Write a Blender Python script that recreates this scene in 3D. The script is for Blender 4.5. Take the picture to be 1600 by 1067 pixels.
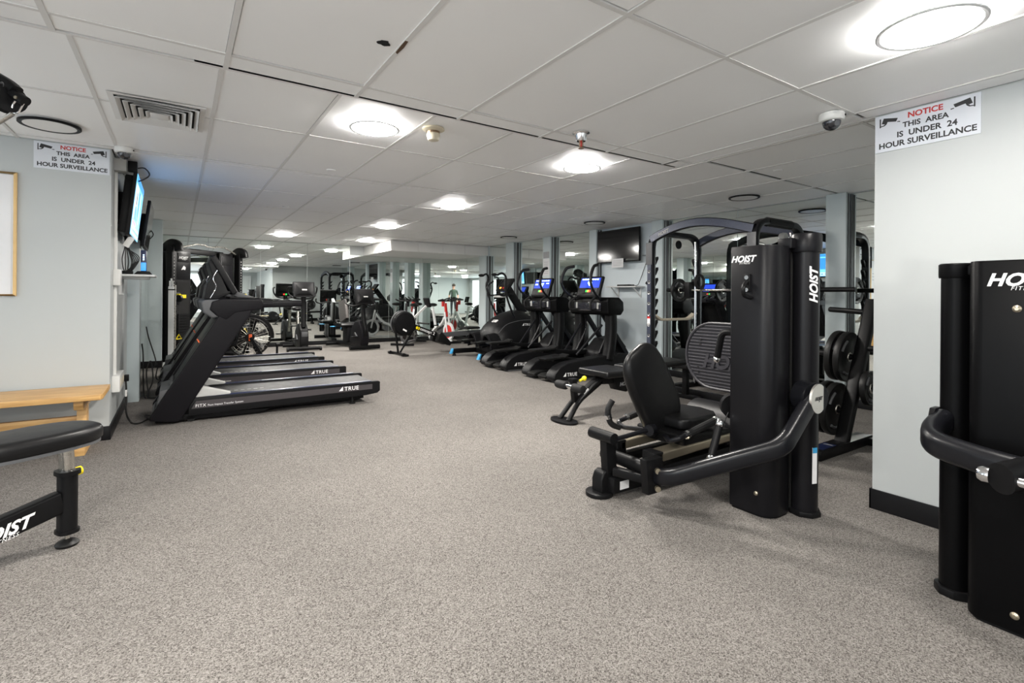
import bpy, bmesh, math, random
from mathutils import Vector, Matrix

random.seed(7)
for o in list(bpy.data.objects):
    bpy.data.objects.remove(o)
SC = bpy.context.scene
COL = SC.collection
PI = math.pi

# ------------------------------------------------------------------ camera
CAM_H, YAW, ROLL = 1.226, 0.5834, 0.0081
cam = bpy.data.cameras.new('camera')
cam.sensor_fit = 'HORIZONTAL'
cam.sensor_width = 36.0
cam.lens = 790.2 / 1600 * 36.0
cam.shift_y = -(533.5 - 460.6) / 1600
cam.clip_start = 0.02
cam_o = bpy.data.objects.new('camera', cam)
COL.objects.link(cam_o)
_f = Vector((math.sin(YAW), math.cos(YAW), 0))
_r = Vector((math.cos(YAW), -math.sin(YAW), 0))
_u = Vector((0, 0, 1))
_r2 = _r * math.cos(ROLL) - _u * -math.sin(ROLL)
_u2 = _u * math.cos(ROLL) - _r * math.sin(ROLL)
_m = Matrix((_r2, _u2, -_f)).transposed().to_4x4()
_m.translation = (0, 0, CAM_H)
cam_o.matrix_world = _m
SC.camera = cam_o

# ------------------------------------------------------------------ world, exposure
W = bpy.data.worlds.new('world')
SC.world = W
W.use_nodes = True
W.node_tree.nodes['Background'].inputs[0].default_value = (0.8, 0.85, 0.9, 1)
W.node_tree.nodes['Background'].inputs[1].default_value = 0.3
vs = SC.view_settings
vs.view_transform = 'Standard'
vs.look = 'None'
vs.gamma = 1
vs.use_curve_mapping = False
vs.exposure = 1.1
SC.cycles.use_denoising = True
SC.cycles.use_adaptive_sampling = True
SC.cycles.adaptive_threshold = 0.015
SC.cycles.max_bounces = 8
SC.cycles.glossy_bounces = 6
LAMP_W = 38.0          # watts of each lit ceiling disc
LAMP_COL = (1.0, 0.955, 0.89)

# room sizes (metres)
ZC, ZF = 2.40, 2.278           # back and front ceiling heights
XL, XR, XN = -0.47, 6.33, 3.388   # left wall, mirrored right wall, near right wall
YS, YB, YE, YN = 5.33, 12.6, 2.745, 1.30  # sign wall, back mirror, ceiling step, near wall corner
XW, YR = -3.3, -4.1            # far left wall, rear wall

# ------------------------------------------------------------------ materials
MATS = {}
def pm(name, col, rough=0.5, metal=0.0, noise=0.0, scale=30.0, bump=0.0, bscale=None, coat=0.0, spec=0.5, emit=None, es=1.0, rvar=0.0):
    m = bpy.data.materials.new(name)
    m.use_nodes = True
    nt = m.node_tree
    b = nt.nodes['Principled BSDF']
    b.inputs['Base Color'].default_value = (*col, 1)
    b.inputs['Roughness'].default_value = rough
    b.inputs['Metallic'].default_value = metal
    b.inputs['Specular IOR Level'].default_value = spec
    b.inputs['Coat Weight'].default_value = coat
    if noise or bump or rvar:
        tc = nt.nodes.new('ShaderNodeTexCoord')
        n = nt.nodes.new('ShaderNodeTexNoise')
        n.inputs['Scale'].default_value = scale
        n.inputs['Detail'].default_value = 4
        nt.links.new(tc.outputs['Object'], n.inputs['Vector'])
        if noise:
            mx = nt.nodes.new('ShaderNodeMix'); mx.data_type = 'RGBA'
            mx.inputs['A'].default_value = (*[c * (1 - noise) for c in col], 1)
            mx.inputs['B'].default_value = (*[min(1, c * (1 + noise)) for c in col], 1)
            nt.links.new(n.outputs['Fac'], mx.inputs['Factor'])
            nt.links.new(mx.outputs['Result'], b.inputs['Base Color'])
        if rvar:
            mr = nt.nodes.new('ShaderNodeMapRange')
            mr.inputs['To Min'].default_value = max(0, rough - rvar)
            mr.inputs['To Max'].default_value = rough + rvar
            nt.links.new(n.outputs['Fac'], mr.inputs['Value'])
            nt.links.new(mr.outputs['Result'], b.inputs['Roughness'])
        if bump:
            n2 = n
            if bscale:
                n2 = nt.nodes.new('ShaderNodeTexNoise'); n2.inputs['Scale'].default_value = bscale
                n2.inputs['Detail'].default_value = 3
                nt.links.new(tc.outputs['Object'], n2.inputs['Vector'])
            bp = nt.nodes.new('ShaderNodeBump')
            bp.inputs['Strength'].default_value = bump
            bp.inputs['Distance'].default_value = 0.01
            nt.links.new(n2.outputs['Fac'], bp.inputs['Height'])
            nt.links.new(bp.outputs['Normal'], b.inputs['Normal'])
    if emit:
        b.inputs['Emission Color'].default_value = (*emit, 1)
        b.inputs['Emission Strength'].default_value = es
    MATS[name] = m
    return m

pm('wall', (0.465, 0.488, 0.486), 0.55, noise=0.02, scale=3, bump=0.06, bscale=260)
pm('panel_paint', (0.64, 0.71, 0.745), 0.4, noise=0.02, scale=4)
pm('pilaster', (0.56, 0.63, 0.645), 0.38, noise=0.02, scale=4)
pm('tile', (0.91, 0.91, 0.905), 0.42, noise=0.02, scale=2.2, bump=0.03, bscale=9)
pm('grid', (0.70, 0.69, 0.675), 0.5, noise=0.04, scale=8)
pm('plenum_shade', (0.03, 0.03, 0.03), 0.9)  # near-black sheet over the tiles, puts shade into the gaps by colour
pm('soffit', (0.74, 0.73, 0.715), 0.5, noise=0.02, scale=3)
pm('base', (0.007, 0.007, 0.008), 0.4, spec=0.25, rvar=0.1, scale=20)
pm('black', (0.0055, 0.0055, 0.006), 0.40, spec=0.16, noise=0.15, scale=40, rvar=0.06)
pm('frame', (0.006, 0.0062, 0.008), 0.30, spec=0.30, noise=0.1, scale=60)
pm('blue_frame', (0.045, 0.052, 0.078), 0.36, metal=0.2, noise=0.25, scale=45, rvar=0.1)
pm('plastic', (0.006, 0.006, 0.0068), 0.44, spec=0.18, noise=0.1, scale=80, bump=0.03, bscale=500)
pm('shroud', (0.006, 0.0058, 0.007), 0.33, metal=0.0, spec=0.2, noise=0.05, scale=60, bump=0.02, bscale=700)
pm('shroud_dark', (0.0022, 0.0022, 0.0025), 0.36, spec=0.09, noise=0.08, scale=60, bump=0.02, bscale=700)
pm('true_grey', (0.0065, 0.006, 0.0075), 0.42, spec=0.13, noise=0.05, scale=50)
pm('stripe_grey', (0.055, 0.049, 0.052), 0.45, spec=0.3, noise=0.05, scale=50)
pm('light_grey', (0.42, 0.42, 0.41), 0.5, noise=0.06, scale=30)
pm('mid_grey', (0.085, 0.087, 0.092), 0.45, spec=0.35, noise=0.05, scale=30)
pm('vinyl', (0.0055, 0.0055, 0.006), 0.38, spec=0.26, bump=0.05, bscale=420, rvar=0.05, scale=25)
pm('vinyl_grey', (0.075, 0.068, 0.065), 0.42, bump=0.05, bscale=420, rvar=0.05, scale=25)
pm('rubber', (0.006, 0.006, 0.006), 0.45, spec=0.28, noise=0.2, scale=90)
pm('foam', (0.009, 0.009, 0.0095), 0.65, spec=0.3, bump=0.1, bscale=300)
pm('belt', (0.017, 0.017, 0.0185), 0.5, spec=0.3, noise=0.15, scale=18, bump=0.08, bscale=300, rvar=0.1)
pm('chrome', (0.75, 0.75, 0.76), 0.14, metal=1.0, rvar=0.05, scale=12)
pm('steel', (0.55, 0.53, 0.49), 0.28, metal=1.0, rvar=0.06, scale=20)
pm('brass', (0.42, 0.37, 0.28), 0.34, metal=0.9, rvar=0.06, scale=20)
pm('disc_steel', (0.78, 0.75, 0.70), 0.3, metal=0.9, rvar=0.06, scale=60)
pm('silver', (0.24, 0.24, 0.245), 0.35, metal=0.3, noise=0.05)
pm('white_plastic', (0.72, 0.72, 0.70), 0.4, noise=0.03, scale=20)
pm('cream_plastic', (0.62, 0.56, 0.43), 0.45, noise=0.03, scale=20)
pm('white_paint', (0.70, 0.71, 0.71), 0.4, noise=0.02, scale=20)
pm('white_ink', (0.80, 0.80, 0.80), 0.5, noise=0.01)
pm('grey_ink', (0.34, 0.34, 0.35), 0.5, noise=0.01)
pm('black_ink', (0.02, 0.02, 0.022), 0.5, noise=0.01)
pm('red_ink', (0.52, 0.03, 0.025), 0.5, noise=0.01)
pm('sign', (0.66, 0.685, 0.73), 0.35, noise=0.01, scale=6)
pm('paper', (0.74, 0.74, 0.75), 0.6, noise=0.02, scale=20)
pm('yellow', (0.85, 0.68, 0.01), 0.4, noise=0.03)
pm('orange', (0.80, 0.12, 0.02), 0.45, noise=0.03)
pm('red', (0.52, 0.018, 0.014), 0.35, noise=0.05)
pm('blue_cap', (0.04, 0.30, 0.58), 0.4, noise=0.05)
pm('blue_pad', (0.02, 0.22, 0.62), 0.4, noise=0.05)
pm('navy', (0.012, 0.02, 0.07), 0.3, noise=0.2, scale=12)
pm('strap', (0.42, 0.37, 0.29), 0.6, noise=0.12, scale=40, bump=0.1, bscale=300)
pm('plate_ribbed', (0.030, 0.029, 0.034), 0.45, spec=0.3, noise=0.08, scale=50)
pm('screen_off', (0.004, 0.004, 0.005), 0.1, spec=0.5, noise=0.05, scale=2)
pm('wood_light', (0.70, 0.47, 0.20), 0.4, noise=0.12, scale=14)
pm('skin', (0.50, 0.30, 0.22), 0.55, noise=0.05)
pm('shirt', (0.045, 0.075, 0.055), 0.8, noise=0.15, scale=30)
pm('trousers', (0.02, 0.022, 0.028), 0.8, noise=0.15, scale=30)
pm('hair', (0.05, 0.035, 0.025), 0.7, noise=0.2, scale=60)
pm('door', (0.66, 0.68, 0.67), 0.45, noise=0.02, scale=3)
pm('cable', (0.012, 0.012, 0.012), 0.5, noise=0.1)
pm('dark_hole', (0.004, 0.004, 0.004), 0.95, noise=0.3, scale=60)
pm('rust', (0.10, 0.055, 0.03), 0.8, noise=0.5, scale=60)
pm('bronze', (0.30, 0.20, 0.13), 0.35, metal=0.8, noise=0.1)
pm('green_mark', (0.02, 0.45, 0.08), 0.4, noise=0.02)
pm('lens_off', (0.84, 0.83, 0.81), 0.35, noise=0.02)
pm('smoked', (0.02, 0.02, 0.025), 0.08, noise=0.05, coat=0.5)
pm('lamp_glow', (0.9, 0.9, 0.9), 0.5, emit=(1.0, 0.985, 0.96), es=9.0)
pm('lamp_side', (0.9, 0.9, 0.9), 0.5, emit=(1.0, 0.985, 0.96), es=42.0)
pm('trim_lit', (0.55, 0.55, 0.55), 0.4, noise=0.02)
pm('daylight', (0.3, 0.35, 0.4), 0.2, emit=(0.88, 0.95, 1.0), es=1.15)
pm('tv_blue', (0.02, 0.05, 0.1), 0.3, emit=(0.03, 0.20, 0.62), es=1.1)
pm('tv_sky', (0.02, 0.05, 0.1), 0.3, emit=(0.13, 0.45, 0.85), es=1.15)
pm('tv_white', (0.05, 0.05, 0.05), 0.3, emit=(0.42, 0.66, 0.90), es=1.1)
pm('tv_red', (0.05, 0.02, 0.02), 0.3, emit=(0.7, 0.2, 0.3), es=0.9)
pm('led_blue', (0.01, 0.02, 0.05), 0.3, emit=(0.01, 0.05, 0.60), es=0.7)
pm('led_white', (0.05, 0.05, 0.05), 0.3, emit=(0.55, 0.78, 1.0), es=3.2)
pm('led_red', (0.1, 0.01, 0.01), 0.3, emit=(1.0, 0.05, 0.03), es=0.9)
pm('led_green', (0.01, 0.1, 0.01), 0.3, emit=(0.05, 0.9, 0.15), es=0.7)
pm('led_amber', (0.1, 0.05, 0.01), 0.3, emit=(1.0, 0.35, 0.05), es=1.2)

def mat_carpet():
    m = bpy.data.materials.new('carpet'); m.use_nodes = True
    nt = m.node_tree; b = nt.nodes['Principled BSDF']
    b.inputs['Roughness'].default_value = 0.92
    b.inputs['Specular IOR Level'].default_value = 0.15
    tc = nt.nodes.new('ShaderNodeTexCoord')
    def noise(s, d=2.0):
        n = nt.nodes.new('ShaderNodeTexNoise'); n.inputs['Scale'].default_value = s
        n.inputs['Detail'].default_value = d
        nt.links.new(tc.outputs['Object'], n.inputs['Vector']); return n
    v = nt.nodes.new('ShaderNodeTexVoronoi'); v.inputs['Scale'].default_value = 260
    nt.links.new(tc.outputs['Object'], v.inputs['Vector'])
    sep = nt.nodes.new('ShaderNodeSeparateColor')
    nt.links.new(v.outputs['Color'], sep.inputs['Color'])
    r = nt.nodes.new('ShaderNodeValToRGB')
    e = r.color_ramp.elements
    e[0].position = 0.0; e[0].color = (0.080, 0.073, 0.066, 1)
    e[1].position = 1.0; e[1].color = (0.40, 0.378, 0.355, 1)
    for p, c in ((0.22, (0.170, 0.155, 0.142, 1)), (0.5, (0.255, 0.236, 0.219, 1)), (0.8, (0.315, 0.295, 0.275, 1))):
        x = e.new(p); x.color = c
    nt.links.new(sep.outputs['Red'], r.inputs['Fac'])
    big = noise(1.3, 3)
    mr = nt.nodes.new('ShaderNodeMapRange')
    mr.inputs['From Min'].default_value = 0.3; mr.inputs['From Max'].default_value = 0.7
    mr.inputs['To Min'].default_value = 0.58; mr.inputs['To Max'].default_value = 0.68
    nt.links.new(big.outputs['Fac'], mr.inputs['Value'])
    mx = nt.nodes.new('ShaderNodeVectorMath'); mx.operation = 'SCALE'
    nt.links.new(r.outputs['Color'], mx.inputs[0]); nt.links.new(mr.outputs['Result'], mx.inputs['Scale'])
    nt.links.new(mx.outputs['Vector'], b.inputs['Base Color'])
    n2 = noise(420, 2)
    bp = nt.nodes.new('ShaderNodeBump'); bp.inputs['Strength'].default_value = 0.55; bp.inputs['Distance'].default_value = 0.004
    nt.links.new(n2.outputs['Fac'], bp.inputs['Height']); nt.links.new(bp.outputs['Normal'], b.inputs['Normal'])
    MATS['carpet'] = m
mat_carpet()

def mat_wood():
    m = bpy.data.materials.new('wood'); m.use_nodes = True
    nt = m.node_tree; b = nt.nodes['Principled BSDF']
    b.inputs['Roughness'].default_value = 0.38
    tc = nt.nodes.new('ShaderNodeTexCoord'); mp = nt.nodes.new('ShaderNodeMapping')
    mp.inputs['Scale'].default_value = (1.2, 16, 16)
    nt.links.new(tc.outputs['Object'], mp.inputs['Vector'])
    n = nt.nodes.new('ShaderNodeTexNoise'); n.inputs['Scale'].default_value = 3; n.inputs['Detail'].default_value = 5
    nt.links.new(mp.outputs['Vector'], n.inputs['Vector'])
    r = nt.nodes.new('ShaderNodeValToRGB'); e = r.color_ramp.elements
    e[0].position = 0.3; e[0].color = (0.42, 0.22, 0.07, 1)
    e[1].position = 0.7; e[1].color = (0.66, 0.41, 0.16, 1)
    nt.links.new(n.outputs['Fac'], r.inputs['Fac']); nt.links.new(r.outputs['Color'], b.inputs['Base Color'])
    MATS['wood'] = m
mat_wood()

def mat_mirror():
    m = bpy.data.materials.new('mirror'); m.use_nodes = True
    nt = m.node_tree; b = nt.nodes['Principled BSDF']
    b.inputs['Base Color'].default_value = (0.85, 0.90, 0.875, 1)
    b.inputs['Metallic'].default_value = 1.0
    b.inputs['Roughness'].default_value = 0.0
    MATS['mirror'] = m
mat_mirror()

# ------------------------------------------------------------------ mesh helpers
def V(*a):
    return Vector(a[0]) if len(a) == 1 else Vector(a)

def smooth_path(pts, n=6):
    pts = [V(p) for p in pts]
    if len(pts) < 3: return pts
    out = []
    P = [pts[0] * 2 - pts[1]] + pts + [pts[-1] * 2 - pts[-2]]
    for i in range(1, len(P) - 2):
        a, b, c, d = P[i - 1], P[i], P[i + 1], P[i + 2]
        for k in range(n):
            t = k / n
            out.append(0.5 * ((2 * b) + (c - a) * t + (2 * a - 5 * b + 4 * c - d) * t * t + (3 * b - 3 * c + d - a) * t ** 3))
    out.append(pts[-1])
    return out

def fillet(pts, r, n=5):
    pts = [V(p) for p in pts]
    out = [pts[0]]
    for i in range(1, len(pts) - 1):
        a, b, c = pts[i - 1], pts[i], pts[i + 1]
        d1, d2 = (a - b), (c - b)
        k = min(r, d1.length * 0.48, d2.length * 0.48)
        p, q = b + d1.normalized() * k, b + d2.normalized() * k
        for j in range(n + 1):
            t = j / n
            out.append(p * (1 - t) ** 2 + b * 2 * t * (1 - t) + q * t * t)
    out.append(pts[-1])
    return out

def rrect(w, h, r, n=4):
    """rounded rectangle outline centred on 0"""
    out = []
    r = min(r, w / 2 - 1e-4, h / 2 - 1e-4)
    for cx, cy, a0 in ((w / 2 - r, h / 2 - r, 0), (-w / 2 + r, h / 2 - r, 90), (-w / 2 + r, -h / 2 + r, 180), (w / 2 - r, -h / 2 + r, 270)):
        for k in range(n + 1):
            a = math.radians(a0 + 90 * k / n)
            out.append((cx + r * math.cos(a), cy + r * math.sin(a)))
    return out

class MB:
    def __init__(s):
        s.bm = bmesh.new()
    def face_loop(s, rings, close_ring=True, cap=True, close_path=False):
        bm = s.bm
        vr = [[bm.verts.new(p) for p in r] for r in rings]
        n = len(vr[0]); m = len(vr)
        for i in range(m if close_path else m - 1):
            A, B = vr[i], vr[(i + 1) % m]
            for k in range(n if close_ring else n - 1):
                try: bm.faces.new((A[k], A[(k + 1) % n], B[(k + 1) % n], B[k]))
                except ValueError: pass
        if cap and close_ring and not close_path:
            try:
                bm.faces.new(list(reversed(vr[0]))); bm.faces.new(vr[-1])
            except ValueError: pass
        return s
    def box(s, x0, x1, y0, y1, z0, z1):
        return s.face_loop([[(x0, y0, z0), (x1, y0, z0), (x1, y1, z0), (x0, y1, z0)],
                            [(x0, y0, z1), (x1, y0, z1), (x1, y1, z1), (x0, y1, z1)]])
    def obox(s, c, size, M=None):
        M = M or Matrix.Identity(3)
        a, b, d = size[0] / 2, size[1] / 2, size[2] / 2
        f = lambda x, y, z: V(c) + M @ V(x, y, z)
        return s.face_loop([[f(-a, -b, -d), f(a, -b, -d), f(a, b, -d), f(-a, b, -d)],
                            [f(-a, -b, d), f(a, -b, d), f(a, b, d), f(-a, b, d)]])
    def sweep(s, pts, outline, up=(0, 0, 1), close=False, cap=True, scales=None):
        pts = [V(p) for p in pts]; up = V(up); rings = []
        n = len(pts)
        side_prev = None
        for i, p in enumerate(pts):
            if close: t = pts[(i + 1) % n] - pts[i - 1]
            else: t = pts[min(i + 1, n - 1)] - pts[max(i - 1, 0)]
            t = t.normalized()
            side = t.cross(up)
            if side.length < 1e-3: side = side_prev if side_prev is not None else t.cross(V(1, 0.01, 0))
            side = (side - t * side.dot(t)).normalized()
            if side_prev is not None and side.dot(side_prev) < 0: side = -side
            side_prev = side
            nn = side.cross(t).normalized()
            k = scales[i] if scales else 1
            rings.append([p + side * (a * k) + nn * (b * k) for a, b in outline])
        return s.face_loop(rings, cap=cap, close_path=close)
    def tube(s, pts, r, n=10, close=False, scales=None, up=(0.13, 0.21, 0.97)):
        o = [(r * math.cos(2 * PI * k / n), r * math.sin(2 * PI * k / n)) for k in range(n)]
        return s.sweep(pts, o, up, close, scales=scales)
    def bar(s, p, q, w, h, up=(0, 0, 1), r=0):
        o = rrect(w, h, r, 3) if r else [(-w / 2, -h / 2), (w / 2, -h / 2), (w / 2, h / 2), (-w / 2, h / 2)]
        return s.sweep([p, q], o, up)
    def prism(s, poly, axis, a0, a1):
        """poly = 2-d outline; axis 'x' (y,z), 'y' (x,z) or 'z' (x,y)"""
        f = {'x': lambda a, p: (a, p[0], p[1]), 'y': lambda a, p: (p[0], a, p[1]), 'z': lambda a, p: (p[0], p[1], a)}[axis]
        return s.face_loop([[f(a0, p) for p in poly], [f(a1, p) for p in poly]])
    def lathe(s, prof, origin=(0, 0, 0), axis=(0, 0, 1), n=20):
        ax = V(axis).normalized()
        a = ax.orthogonal().normalized(); b = ax.cross(a)
        rings = []
        for r, z in prof:
            r = max(r, 1e-4)
            rings.append([V(origin) + ax * z + a * (r * math.cos(2 * PI * k / n)) + b * (r * math.sin(2 * PI * k / n)) for k in range(n)])
        return s.face_loop(rings)
    def cyl(s, p, q, r, n=16):
        p, q = V(p), V(q)
        return s.lathe([(r, 0), (r, (q - p).length)], p, q - p, n)
    def disc(s, c, axis, r, t, n=24):
        return s.lathe([(r, -t / 2), (r, t / 2)], c, axis, n)
    def torus(s, c, axis, R, r, n=28, k=8):
        ax = V(axis).normalized(); a = ax.orthogonal().normalized(); b = ax.cross(a)
        rings = []
        for i in range(n):
            t = 2 * PI * i / n
            d = a * math.cos(t) + b * math.sin(t)
            rings.append([V(c) + d * (R + r * math.cos(2 * PI * j / k)) + ax * (r * math.sin(2 * PI * j / k)) for j in range(k)])
        return s.face_loop(rings, close_path=True)
    def ball(s, c, r, n=12, sc=(1, 1, 1)):
        c = V(c); rings = []
        m = max(6, n // 2)
        for i in range(m + 1):
            t = PI * i / m
            rr = max(math.sin(t), 0.01)
            rings.append([c + V(r * sc[0] * rr * math.cos(2 * PI * k / n), r * sc[1] * rr * math.sin(2 * PI * k / n), -r * sc[2] * math.cos(t)) for k in range(n)])
        return s.face_loop(rings)
    def add(s, o):
        me = bpy.data.meshes.new('tmp'); o.bm.to_mesh(me); s.bm.from_mesh(me); bpy.data.meshes.remove(me); return s

def finish(bm, name, mat, bev=0.0, seg=2, sharp=35.0):
    bmesh.ops.remove_doubles(bm, verts=bm.verts, dist=1e-5)
    bmesh.ops.recalc_face_normals(bm, faces=bm.faces)
    if bev:
        ed = [e for e in bm.edges if len(e.link_faces) == 2 and e.calc_face_angle(0) > math.radians(28)]
        if ed:
            bmesh.ops.bevel(bm, geom=ed, offset=bev, segments=seg, affect='EDGES', clamp_overlap=True, profile=0.6)
    lim = math.radians(sharp)
    for f in bm.faces: f.smooth = True
    for e in bm.edges:
        if len(e.link_faces) == 2 and e.calc_face_angle(0) > lim: e.smooth = False
    me = bpy.data.meshes.new(name)
    bm.to_mesh(me); bm.free()
    me.materials.append(MATS[mat])
    return me

ORG = {}
def thing(name, label, cat, loc=(0, 0, 0), rz=0.0, group=None, world=False):
    """an Empty at the base; with world=True its parts are given in room coordinates"""
    o = bpy.data.objects.new(name, None)
    o.empty_display_size = 0.1
    COL.objects.link(o)
    o.location = loc; o.rotation_euler = (0, 0, rz)
    o['label'] = label; o['category'] = cat
    if group: o['group'] = group
    ORG[o.name] = V(loc) if world else V(0, 0, 0)
    return o

def part(parent, name, mb, mat, bev=0.0, seg=2, label=None, sharp=35.0):
    org = ORG.get(parent.name, V(0, 0, 0)) if parent else V(0, 0, 0)
    if org.length: bmesh.ops.translate(mb.bm, verts=mb.bm.verts, vec=-org)
    me = finish(mb.bm, name, mat, bev, seg, sharp)
    o = bpy.data.objects.new(name, me); COL.objects.link(o)
    if parent:
        o.parent = parent
        ORG[o.name] = org
    if label: o['label'] = label
    return o

def solo(name, mb, mat, label, cat, bev=0.0, seg=2, group=None, loc=None):
    """a thing that is one mesh, given in room coordinates"""
    loc = V(loc) if loc else V(0, 0, 0)
    if loc.length: bmesh.ops.translate(mb.bm, verts=mb.bm.verts, vec=-loc)
    me = finish(mb.bm, name, mat, bev, seg)
    o = bpy.data.objects.new(name, me); COL.objects.link(o); o.location = loc
    o['label'] = label; o['category'] = cat
    if group: o['group'] = group
    ORG[o.name] = loc
    return o

def struct(name, mb, mat, bev=0.0, label=None):
    me = finish(mb.bm, name, mat, bev)
    o = bpy.data.objects.new(name, me); COL.objects.link(o)
    o['kind'] = 'structure'
    if label: o['label'] = label
    return o

def clone(root, loc, rz=None, label=None, group=None):
    def cp(o, par):
        c = o.copy(); COL.objects.link(c); c.parent = par
        ORG[c.name] = ORG.get(o.name, V(0, 0, 0))
        for ch in [x for x in COL.objects if x.parent is o]: cp(ch, c)
        return c
    r = cp(root, None); r.location = loc
    if rz is not None: r.rotation_euler = (0, 0, rz)
    if label: r['label'] = label
    if group: r['group'] = group
    return r

def text_mesh(body, width=None, size=0.1, shear=0.0, bold=0.0, depth=0.0015, spacing=1.0, align='LEFT'):
    cu = bpy.data.curves.new('lettering', 'FONT')
    cu.body = body; cu.size = 1.0; cu.shear = shear; cu.offset = bold; cu.extrude = 0.0
    cu.space_character = spacing; cu.align_x = align; cu.resolution_u = 3
    ob = bpy.data.objects.new('lettering', cu); COL.objects.link(ob)
    bpy.context.view_layer.update()
    me = bpy.data.meshes.new_from_object(ob.evaluated_get(bpy.context.evaluated_depsgraph_get()))
    bpy.data.objects.remove(ob); bpy.data.curves.remove(cu)
    bm = bmesh.new(); bm.from_mesh(me); bpy.data.meshes.remove(me)
    xs = [v.co.x for v in bm.verts]
    s = width / (max(xs) - min(xs)) if width else size
    x0 = min(xs) if align == 'LEFT' else 0
    for v in bm.verts: v.co = V((v.co.x - x0) * s, v.co.y * s, 0)
    r = bmesh.ops.extrude_face_region(bm, geom=bm.faces[:])
    for g in r['geom']:
        if isinstance(g, bmesh.types.BMVert): g.co.z += depth
    return bm

def text(parent, name, body, origin, xd, yd, mat='white_ink', **kw):
    xd, yd = V(xd).normalized(), V(yd).normalized()
    zd = xd.cross(yd)
    M = Matrix((xd, yd, zd)).transposed().to_4x4(); M.translation = V(origin)
    mb = MB(); mb.bm.free(); mb.bm = text_mesh(body, **kw)
    bmesh.ops.transform(mb.bm, matrix=M, verts=mb.bm.verts)
    return part(parent, name, mb, mat)

def flat(parent, name, poly, origin, xd, yd, mat, t=0.0015):
    """a thin shape with a 2-d outline lying in the plane (xd, yd)"""
    xd, yd = V(xd).normalized(), V(yd).normalized(); zd = xd.cross(yd); o = V(origin)
    mb = MB(); mb.face_loop([[o + xd * a + yd * b for a, b in poly], [o + xd * a + yd * b + zd * t for a, b in poly]])
    return part(parent, name, mb, mat)
def rect(a0, a1, b0, b1): return [(a0, b0), (a1, b0), (a1, b1), (a0, b1)]

# ================================================================== THE ROOM
struct('floor', MB().box(XW - .1, XR + .15, YR - .1, YB + .15, -0.1, 0), 'carpet')
H = 2.62
struct('wall_alcove', MB().box(XW, XL - .14, YS, YS + .15, 0, H), 'wall')
wl = struct('wall_left', MB().box(XL - .14, XL, YS, YB + .15, 0, H), 'wall')
wn = struct('wall_near_right', MB().box(XN, XN + .15, YR, YN, 0, H), 'wall')
struct('wall_return', MB().box(XN + .15, XR + .15, YN - .15, YN, 0, H), 'wall')
wr = struct('wall_right', MB().box(XR, XR + .15, YN, YB + .15, 0, H), 'panel_paint')
wb = struct('wall_back', MB().box(XL, XR, YB, YB + .15, 0, H), 'wall')
wrear = struct('wall_rear', MB().box(XW, XN, YR - .1, YR, 0, H), 'wall')
struct('wall_far_left', MB().box(XW - .1, XW, YR - .1, YS + .15, 0, H), 'wall')

# baseboards
BH = 0.115
struct('baseboard_alcove', MB().box(XW, XL + .008, YS - .012, YS, 0, BH), 'base', .003)
struct('baseboard_left', MB().box(XL, XL + .012, YS - .012, 7.0, 0, BH), 'base', .003)
struct('baseboard_near_right', MB().box(XN - .012, XN, YR, YN + .012, 0, BH), 'base', .003)
struct('baseboard_return', MB().box(XN - .012, XR, YN, YN + .012, 0, BH), 'base', .003)
struct('baseboard_back', MB().box(-.40, XR, YB - .03, YB, 0, .095), 'base', .003)
struct('baseboard_right', MB().box(XR - .03, XR, YN + .012, YB - .03, 0, .095), 'base', .003)

# door behind the photographer
DX = 3.75
d = struct('door_1', MB().box(-1.6 + DX, -.7 + DX, YR, YR + .04, 0, 2.03), 'door', .003)
k = part(d, 'door_frame', MB().box(-1.68 + DX, -1.6 + DX, YR, YR + .05, 0, 2.1).box(-.7 + DX, -.62 + DX, YR, YR + .05, 0, 2.1).box(-1.6 + DX, -.7 + DX, YR, YR + .05, 2.03, 2.1), 'white_paint', .003)
part(d, 'door_handle', MB().cyl((-.78 + DX, YR + .03, 1.0), (-.78 + DX, YR + .09, 1.0), .012).cyl((-.77 + DX, YR + .09, 1.0), (-.9 + DX, YR + .09, 1.0), .01), 'chrome')

# tall windows: daylit behind the camera, added unseen for fill on the far left
def fill_window(n, par_wall, o, xd, w, z0, z1, cols):
    xd = V(xd); zd = xd.cross(V(0, 0, 1)); o = V(o)
    fr = MB()
    for i in range(cols + 1):
        c = o + xd * (w * i / cols) + zd * .02
        fr.obox(c + V(0, 0, (z0 + z1) / 2), (.05, .05, z1 - z0))
    for z in (z0, z1): fr.bar(o + zd * .02 + V(0, 0, z), o + xd * w + zd * .02 + V(0, 0, z), .05, .06)
    t = struct('fill_window_%d' % n, fr, 'white_paint', .003)
    for i in range(cols):
        a, b = o + xd * (w * i / cols + .02) + zd * .012, o + xd * (w * (i + 1) / cols - .02) + zd * .012
        part(t, 'pane', MB().face_loop([[a + V(0, 0, z0), b + V(0, 0, z0), b + V(0, 0, z1), a + V(0, 0, z1)], [p_ + zd * .004 for p_ in (a + V(0, 0, z0), b + V(0, 0, z0), b + V(0, 0, z1), a + V(0, 0, z1))]]), 'daylight')
fill_window(1, None, (XW, -3.6, 0), (0, 1, 0), 8.4, .25, 2.15, 7)  # added glowing panes outside the view, to fill the room with light
fill_window(2, None, (1.9, YR, 0), (-1, 0, 0), 1.8, .25, 2.15, 2)

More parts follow.
